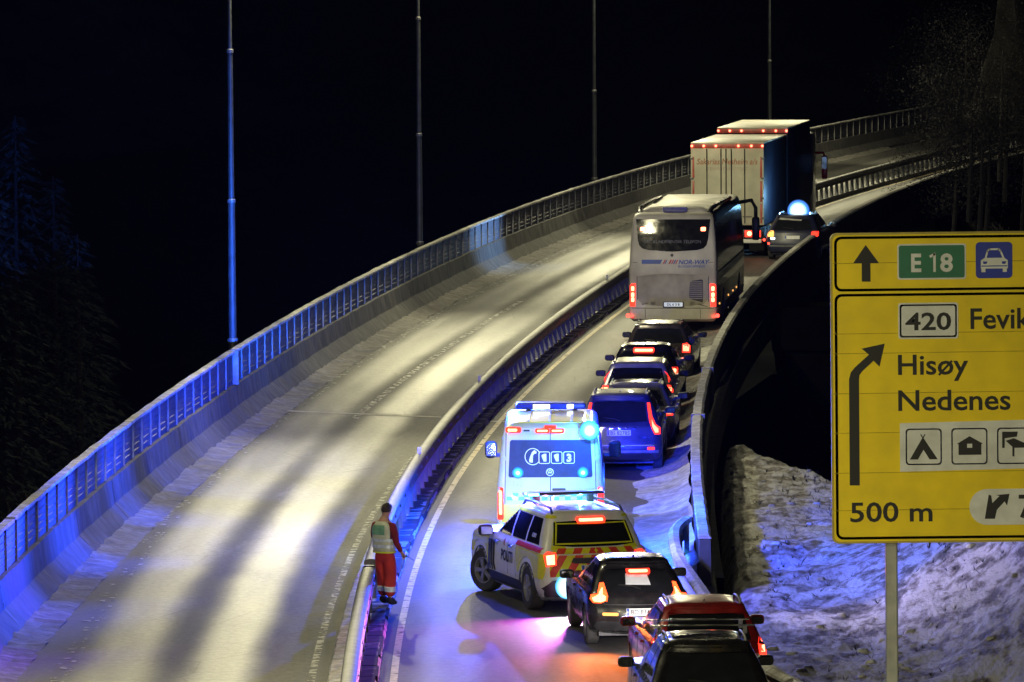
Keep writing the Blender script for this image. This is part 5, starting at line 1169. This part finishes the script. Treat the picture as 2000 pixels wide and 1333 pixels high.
# joints: body faces +y; weight on both legs, right arm hanging with the hand in front of the hip
pel = (0, 0, .94); wst = (0, -.01, 1.08); chs = (0, -.03, 1.30); nb = (0, -.02, 1.46); nk = (.005, .0, 1.54); hd0 = (.015, .03, 1.62); hd1 = (.02, .03, 1.70); hd2 = (.02, .02, 1.755)
rs = (.205, -.03, 1.40); re = (.275, -.03, 1.13); rw = (.27, .13, .93); ls = (-.205, -.02, 1.40); le = (-.27, .05, 1.14); lw = (-.16, .25, 1.02)
def hand(w, d, s, curl):
    """palm, four bent fingers of unequal length and a thumb leaving its side"""
    d = Vector(d).normalized(); w = Vector(w); b = Vector((0, 0, -1)); b = (b - d * b.dot(d)).normalized() if abs(b.dot(d)) < .98 else Vector((0, 1, 0)); c = d.cross(b) * s
    palm = w + d * .055; ch = [[(tuple(w), .027), (tuple(w + d * .03), (.030, .020)), (tuple(palm), (.036, .018))]]
    for k, (o, l) in enumerate(((-.030, .064), (-.010, .074), (.011, .070), (.030, .054))):
        q0 = palm + c * o + d * .028; q1 = q0 + (d + b * curl * .5).normalized() * l * .5; q2 = q1 + (d * .5 + b * curl).normalized() * l * .5
        ch.append([(tuple(palm), (.036, .018)), (tuple(q0), .0095), (tuple(q1), .0088), (tuple(q2), .0075)])
    t0 = palm - c * .034 - d * .02; t1 = t0 - c * .018 + d * .028 + b * .012; t2 = t1 + d * .026 + b * .012
    ch.append([(tuple(w + d * .03), (.030, .020)), (tuple(t0), .012), (tuple(t1), .0105), (tuple(t2), .008)]); return ch
body = [[(pel, (.15, .11)), (wst, (.145, .105)), (chs, (.165, .115)), (nb, (.10, .075)), (nk, .058), (hd0, (.072, .086)), (hd1, (.078, .098)), (hd2, (.060, .078))],
        [(nb, (.10, .075)), (rs, .06), (re, .042), (rw, .029)], [(nb, (.10, .075)), (ls, .06), (le, .042), (lw, .029)],
        [(pel, (.15, .11)), ((.10, 0, .86), .085), ((.115, .02, .49), .058), ((.12, -.02, .12), .040), ((.125, .10, .05), (.042, .03))],
        [(pel, (.15, .11)), ((-.10, 0, .86), .085), ((-.105, .05, .49), .058), ((-.10, .06, .12), .040), ((-.11, .18, .05), (.042, .03))]]
body += hand(rw, (.02, .6, -.8), 1, .9) + hand(lw, (.4, .6, -.5), -1, 1.0)
bd = skin_body('body', body, M['skin'], person)
# face, ears
fm = MB()
hc = Vector((.02, .035, 1.68))
for sd in (-1, 1): fm.lathe([(.006, -.008), (.024, -.004), (.026, .004), (.010, .010)], 10, 'x', (hc.x + sd * .080, hc.y - .005, hc.z - .015))
fm.add([tuple(hc + Vector(v)) for v in ((-.014, .092, -.03), (.014, .092, -.03), (0, .122, -.032), (0, .098, .012), (0, .095, -.045))], [(0, 2, 3), (2, 1, 3), (0, 4, 2), (4, 1, 2)])
new('ears_and_nose', M['skin'], fm, bd, smooth=True)
em = MB()
for sd in (-1, 1): em.lathe([(.002, .084), (.012, .090), (.006, .098)], 10, 'y', (hc.x + sd * .032, hc.y, hc.z + .012))
new('eyes', M['sign_white'], em, bd); new('mouth', M['maroon'], MB().box(hc.x - .024, hc.x + .024, hc.y + .088, hc.y + .096, hc.z - .066, hc.z - .058), bd)
hm = MB(); n = 18; rows = []
for j in range(9):
    f_ = j / 8; th = R(4 + 112 * f_)
    for i in range(n):
        a = 2 * math.pi * i / n; back = -math.sin(a); lim = 1.0 if back > -.2 else .62
        t2 = R(4) + (th - R(4)) * lim; rr_ = 1 + .04 * noise.noise(Vector((i * .9, j * .7, 1)))
        rows.append((hc.x + .094 * rr_ * math.sin(t2) * math.cos(a), hc.y - .002 + .114 * rr_ * math.sin(t2) * math.sin(a), hc.z + .012 + .112 * rr_ * math.cos(t2)))
hm.add(rows, [(j * n + i, j * n + (i + 1) % n, (j + 1) * n + (i + 1) % n, (j + 1) * n + i) for j in range(8) for i in range(n)] + [tuple(range(n))])
new('hair', M['hair'], hm, person, smooth=True, sharp=80)
skin_body('sweater', [[((0, -.02, 1.02), (.165, .125)), ((0, -.02, 1.15), (.165, .125)), ((0, -.03, 1.32), (.18, .13)), ((0, -.015, 1.455), (.105, .085)), ((0, -.005, 1.50), (.07, .07))],
    [((0, -.03, 1.32), (.18, .13)), (rs, .078), ((.262, -.04, 1.26), .066), (re, .060), ((.275, .05, 1.03), .050), ((.272, .112, .95), .043)], [((0, -.03, 1.32), (.18, .13)), (ls, .078), ((-.262, .01, 1.26), .066), (le, .060), ((-.215, .15, 1.08), .050), ((-.175, .225, 1.03), .043)]], M['maroon'], person)
tz = skin_body('trousers', [[((0, 0, 1.04), (.158, .122)), ((0, 0, .93), (.172, .132))], [((0, 0, .93), (.172, .132)), ((.095, .0, .80), (.122, .128)), ((.112, .02, .50), .106), ((.12, -.01, .30), .098), ((.12, -.02, .14), .092)],
    [((0, 0, .93), (.172, .132)), ((-.095, .01, .80), (.122, .128)), ((-.105, .05, .50), .106), ((-.10, .055, .30), .098), ((-.10, .06, .14), .092)]], M['trousers'], person)
for x, y in ((.119, -.012), (-.10, .056)):
    new('reflective_band', M['vest_band'], MB().lathe([(.098, -.045), (.104, -.04), (.104, .04), (.098, .045)], 20, 'z', (x, y, .29)), tz)
for x, y in ((.12, -.02), (-.105, .06)):
    skin_body('boot', [[((x, y, .17), .062), ((x, y, .07), (.06, .07)), ((x, y - .04, .045), (.048, .045)),], [((x, y, .07), (.06, .07)), ((x + .005, y + .09, .05), (.052, .048)), ((x + .01, y + .17, .04), (.045, .036))]], M['boots'], person)
# vest: front and back panels as one open shell with arm holes
vm = MB(); n = 28; lev = [(.93, .205, .155), (1.05, .208, .160), (1.18, .215, .165), (1.30, .222, .168), (1.38, .215, .160), (1.45, .165, .125), (1.485, .115, .100)]
vv = [( w_ * math.copysign(abs(math.cos(a)) ** .8, math.cos(a)), -.02 + d_ * math.copysign(abs(math.sin(a)) ** .8, math.sin(a)), z_ + .006 * noise.noise(Vector((i_, z_ * 9, 2)))) for z_, w_, d_ in lev for i_ in range(n) for a in (2 * math.pi * i_ / n,)]
arm = {n // 4 * 0, 1, n - 1, n - 2, n // 2, n // 2 - 1, n // 2 - 2, n // 2 + 1}
ff = [(j * n + i, j * n + (i + 1) % n, (j + 1) * n + (i + 1) % n, (j + 1) * n + i) for j in range(6) for i in range(n) if not (j >= 2 and j <= 4 and i in arm)]
vest = new('vest', M['vest'], MB().add(vv, ff), person, smooth=True, sharp=70)
so_ = vest.modifiers.new('thick', 'SOLIDIFY'); so_.thickness = .012
def vring(z, hz, m, lo, hi, off=.010, name='reflective_band'):
    """strip lying on the vest between two angles (degrees; 270 is the middle of the back)"""
    def at_z(zz):
        for (z0, w0, d0), (z1, w1, d1) in zip(lev, lev[1:]):
            if z0 <= zz <= z1: t = (zz - z0) / (z1 - z0); return w0 + (w1 - w0) * t, d0 + (d1 - d0) * t
        return lev[-1][1:]
    q = []
    for zz in np.linspace(z - hz, z + hz, 4):
        w_, d_ = at_z(zz)
        for k in range(15):
            a = R(lo + (hi - lo) * k / 14); q.append(((w_ + off) * math.copysign(abs(math.cos(a)) ** .8, math.cos(a)), -.02 + (d_ + off) * math.copysign(abs(math.sin(a)) ** .8, math.sin(a)), zz))
    new(name, m, MB().add(q, [(j * 15 + i, j * 15 + i + 1, (j + 1) * 15 + i + 1, (j + 1) * 15 + i) for j in range(3) for i in range(14)]), vest, smooth=True)
vring(1.34, .085, M['vest_green'], 222, 300, name='back_panel'); vring(1.16, .026, M['vest_band'], 182, 358); vring(1.05, .028, M['vest_band'], 182, 358); vring(1.16, .026, M['vest_band'], 20, 160); vring(1.05, .028, M['vest_band'], 20, 160); vring(.945, .014, M['pol_yellow'], 0, 360, name='hem')
rd = empty('two_way_radio', person.matrix_basis @ Vector((.275, .20, .86)), R(-38), label='small black two-way radio with an aerial in the person\'s right hand', cat='radio')
new('radio_body', M['black'], MB().box(-.018, .018, -.035, .05, -.022, .022, ch=.006), rd); new('aerial', M['black'], MB().tube([(0, .05, .0), (.03, .13, -.05), (.05, .20, -.09)], .006, 6), rd)

# ------------------------------------------------------------------ what the lamps on the vehicles throw out
def light(kind, parent, loc, power, col, aim=None, size=60, blend=.5, soft=.05, name='lamp_light'):
    l = bpy.data.lights.new(name, kind); l.energy = power; l.color = col; l.shadow_soft_size = soft
    o = bpy.data.objects.new(name, l); COL.objects.link(o); o.parent = parent; o.location = loc
    if kind == 'SPOT':
        l.spot_size = R(size); l.spot_blend = blend; o.rotation_euler = Vector(aim).to_track_quat('-Z', 'Y').to_euler()
    return o
BLUE = (.012, .06, 1); CYAN = (.25, .85, 1)
# ambulance beacons and its rear flashes
light('POINT', am.root, (.78, -.30, 2.56), 260, (.03, .22, 1), soft=.06)
light('SPOT', am.root, (-.62, -.12, 1.62), 900, BLUE, (-1, -.25, -.06), 100, 1)
light('SPOT', am.root, (.62, -.12, 1.62), 900, BLUE, (.5, -.8, -.15), 120)
def throw(veh, loc, targets, col):
    """narrow revolving-beacon beams thrown towards points in the place"""
    bpy.context.view_layer.update(); inv = veh.root.matrix_world.inverted()
    for tgt, power, size in targets: light('SPOT', veh.root, loc, power, col, inv @ Vector(tgt) - Vector(loc), size, 1)
throw(am, (-.72, 3.0, 2.98), [((XF(y), y, 1.6 if y == 101 else 1.2), p_, s_) for y, p_, s_ in ((101, 48000, 22), (110, 28000, 30), (119, 22000, 32), (128, 42000, 28), (138, 110000, 20))], BLUE)
throw(am, (.82, .6, 2.75), [((2.3, 127, .75), 42000, 14)], (.004, .02, 1))
throw(am, (-.72, 2.9, 2.9), [((XM(133), 133, .7), 900, 40)], (1, .02, .03))
throw(am, (-.72, 3.0, 2.98), [((-7.4, 145.3, 5.0), 90000, 18), ((-16, 214, 5.0), 150000, 16)], (.02, .16, 1))
light('SPOT', am.root, (.7, 3.0, 2.95), 1500, BLUE, (.35, 1, -.10), 90, 1)
light('POINT', am.root, (-1.0, 3.6, 2.8), 6500, BLUE, soft=.06)
light('POINT', am.root, (1.05, .6, 2.5), 3000, BLUE, soft=.06)
light('POINT', pc.root, (-.55, 5.25, .95), 700, BLUE, soft=.06)  # added blue light at the police car's nose, colouring the road ahead
light('POINT', pc.root, (-.80, 2.1, 1.96), 220, (.04, .06, 1), soft=.06)
light('POINT', pc.root, (.98, 2.1, 2.0), 900, (.10, .12, 1), soft=.06)
light('POINT', pc.root, (.3, 2.0, 1.865), 22, CYAN, soft=.03)
light('POINT', pc.root, (-.35, 2.0, 1.865), 16, (1, .25, .6), soft=.03)
# police car: light bar and the lamp by its bumper
throw(pc, (-.74, 2.1, 2.02), [((XF(95), 95, 1.6), 34000, 24), ((XF(102), 102, 1.5), 7000, 28)], (.14, .02, 1))
light('SPOT', pc.root, (.3, 2.35, 1.99), 1100, (.03, .85, 1), (.25, 1, .02), 110, .8)
light('SPOT', pc.root, (-.45, 2.35, 1.98), 240, (1, .05, .12), (-.1, 1, -.03), 100, .8)
light('SPOT', pc.root, (.74, 2.0, 1.98), 1700, (.14, .24, 1), (1, .05, -.14), 62, 1); light('SPOT', pc.root, (.74, 2.0, 1.98), 1500, (1, .84, .95), (1, -.95, -.16), 62, 1)
light('SPOT', pc.root, (-.50, -.22, .52), 700, (.95, .75, 1), (-.15, -1, -.55), 130, .8, soft=.08)
light('SPOT', pc.root, (-.55, -.2, .55), 1200, (1, .12, .85), (-.75, -1, -.38), 110, 1)
for sd in (-1, 1): light('SPOT', pc.root, (sd * .66, 5.12, .86), 220, (.95, .97, 1), (0, 1, -.05), 70, .7)
# red car: dipped headlights falling on the road and the rail; flash on the dark car
for sd in (-1, 1): light('SPOT', red.root, (sd * .62, 4.46, .75), 600, (1, .93, .95), (sd * -.05 - .05, 1, -.10), 60, .7)
light('POINT', uc.root, (.12, 3.4, 2.0), 420, (.25, .6, 1), soft=.08)
light('SPOT', uc.root, (.12, 1.5, 1.85), 11000, (.25, .5, 1), (-1, -.80, -.0), 40, 1)
for sd in (-1, 1): light('SPOT', cross.root, (sd * .70, -.10, .84), 420, (1, .22, .05), (sd * .35, -1, -.38), 120, 1)
# brake lamps glowing on the road behind the crossover and the police car
# ------------------------------------------------------------------ cold hazy air that carries the glow of the lamps
hz = bpy.data.materials.new('haze'); hz.use_nodes = True; t = hz.node_tree; t.nodes.remove(t.nodes['Principled BSDF'])
pv = node(t, 'VolumePrincipled'); pv.inputs['Color'].default_value = (.22, .30, 1, 1); pv.inputs['Density'].default_value = .00003; pv.inputs['Anisotropy'].default_value = .25
t.links.new(pv.outputs[0], t.nodes['Material Output'].inputs['Volume'])
obj('haze', MB().box(-425, 425, -30, 905, -23.5, 140).me(), hz, kind='stuff', label='thin cold haze in the night air', cat='haze')
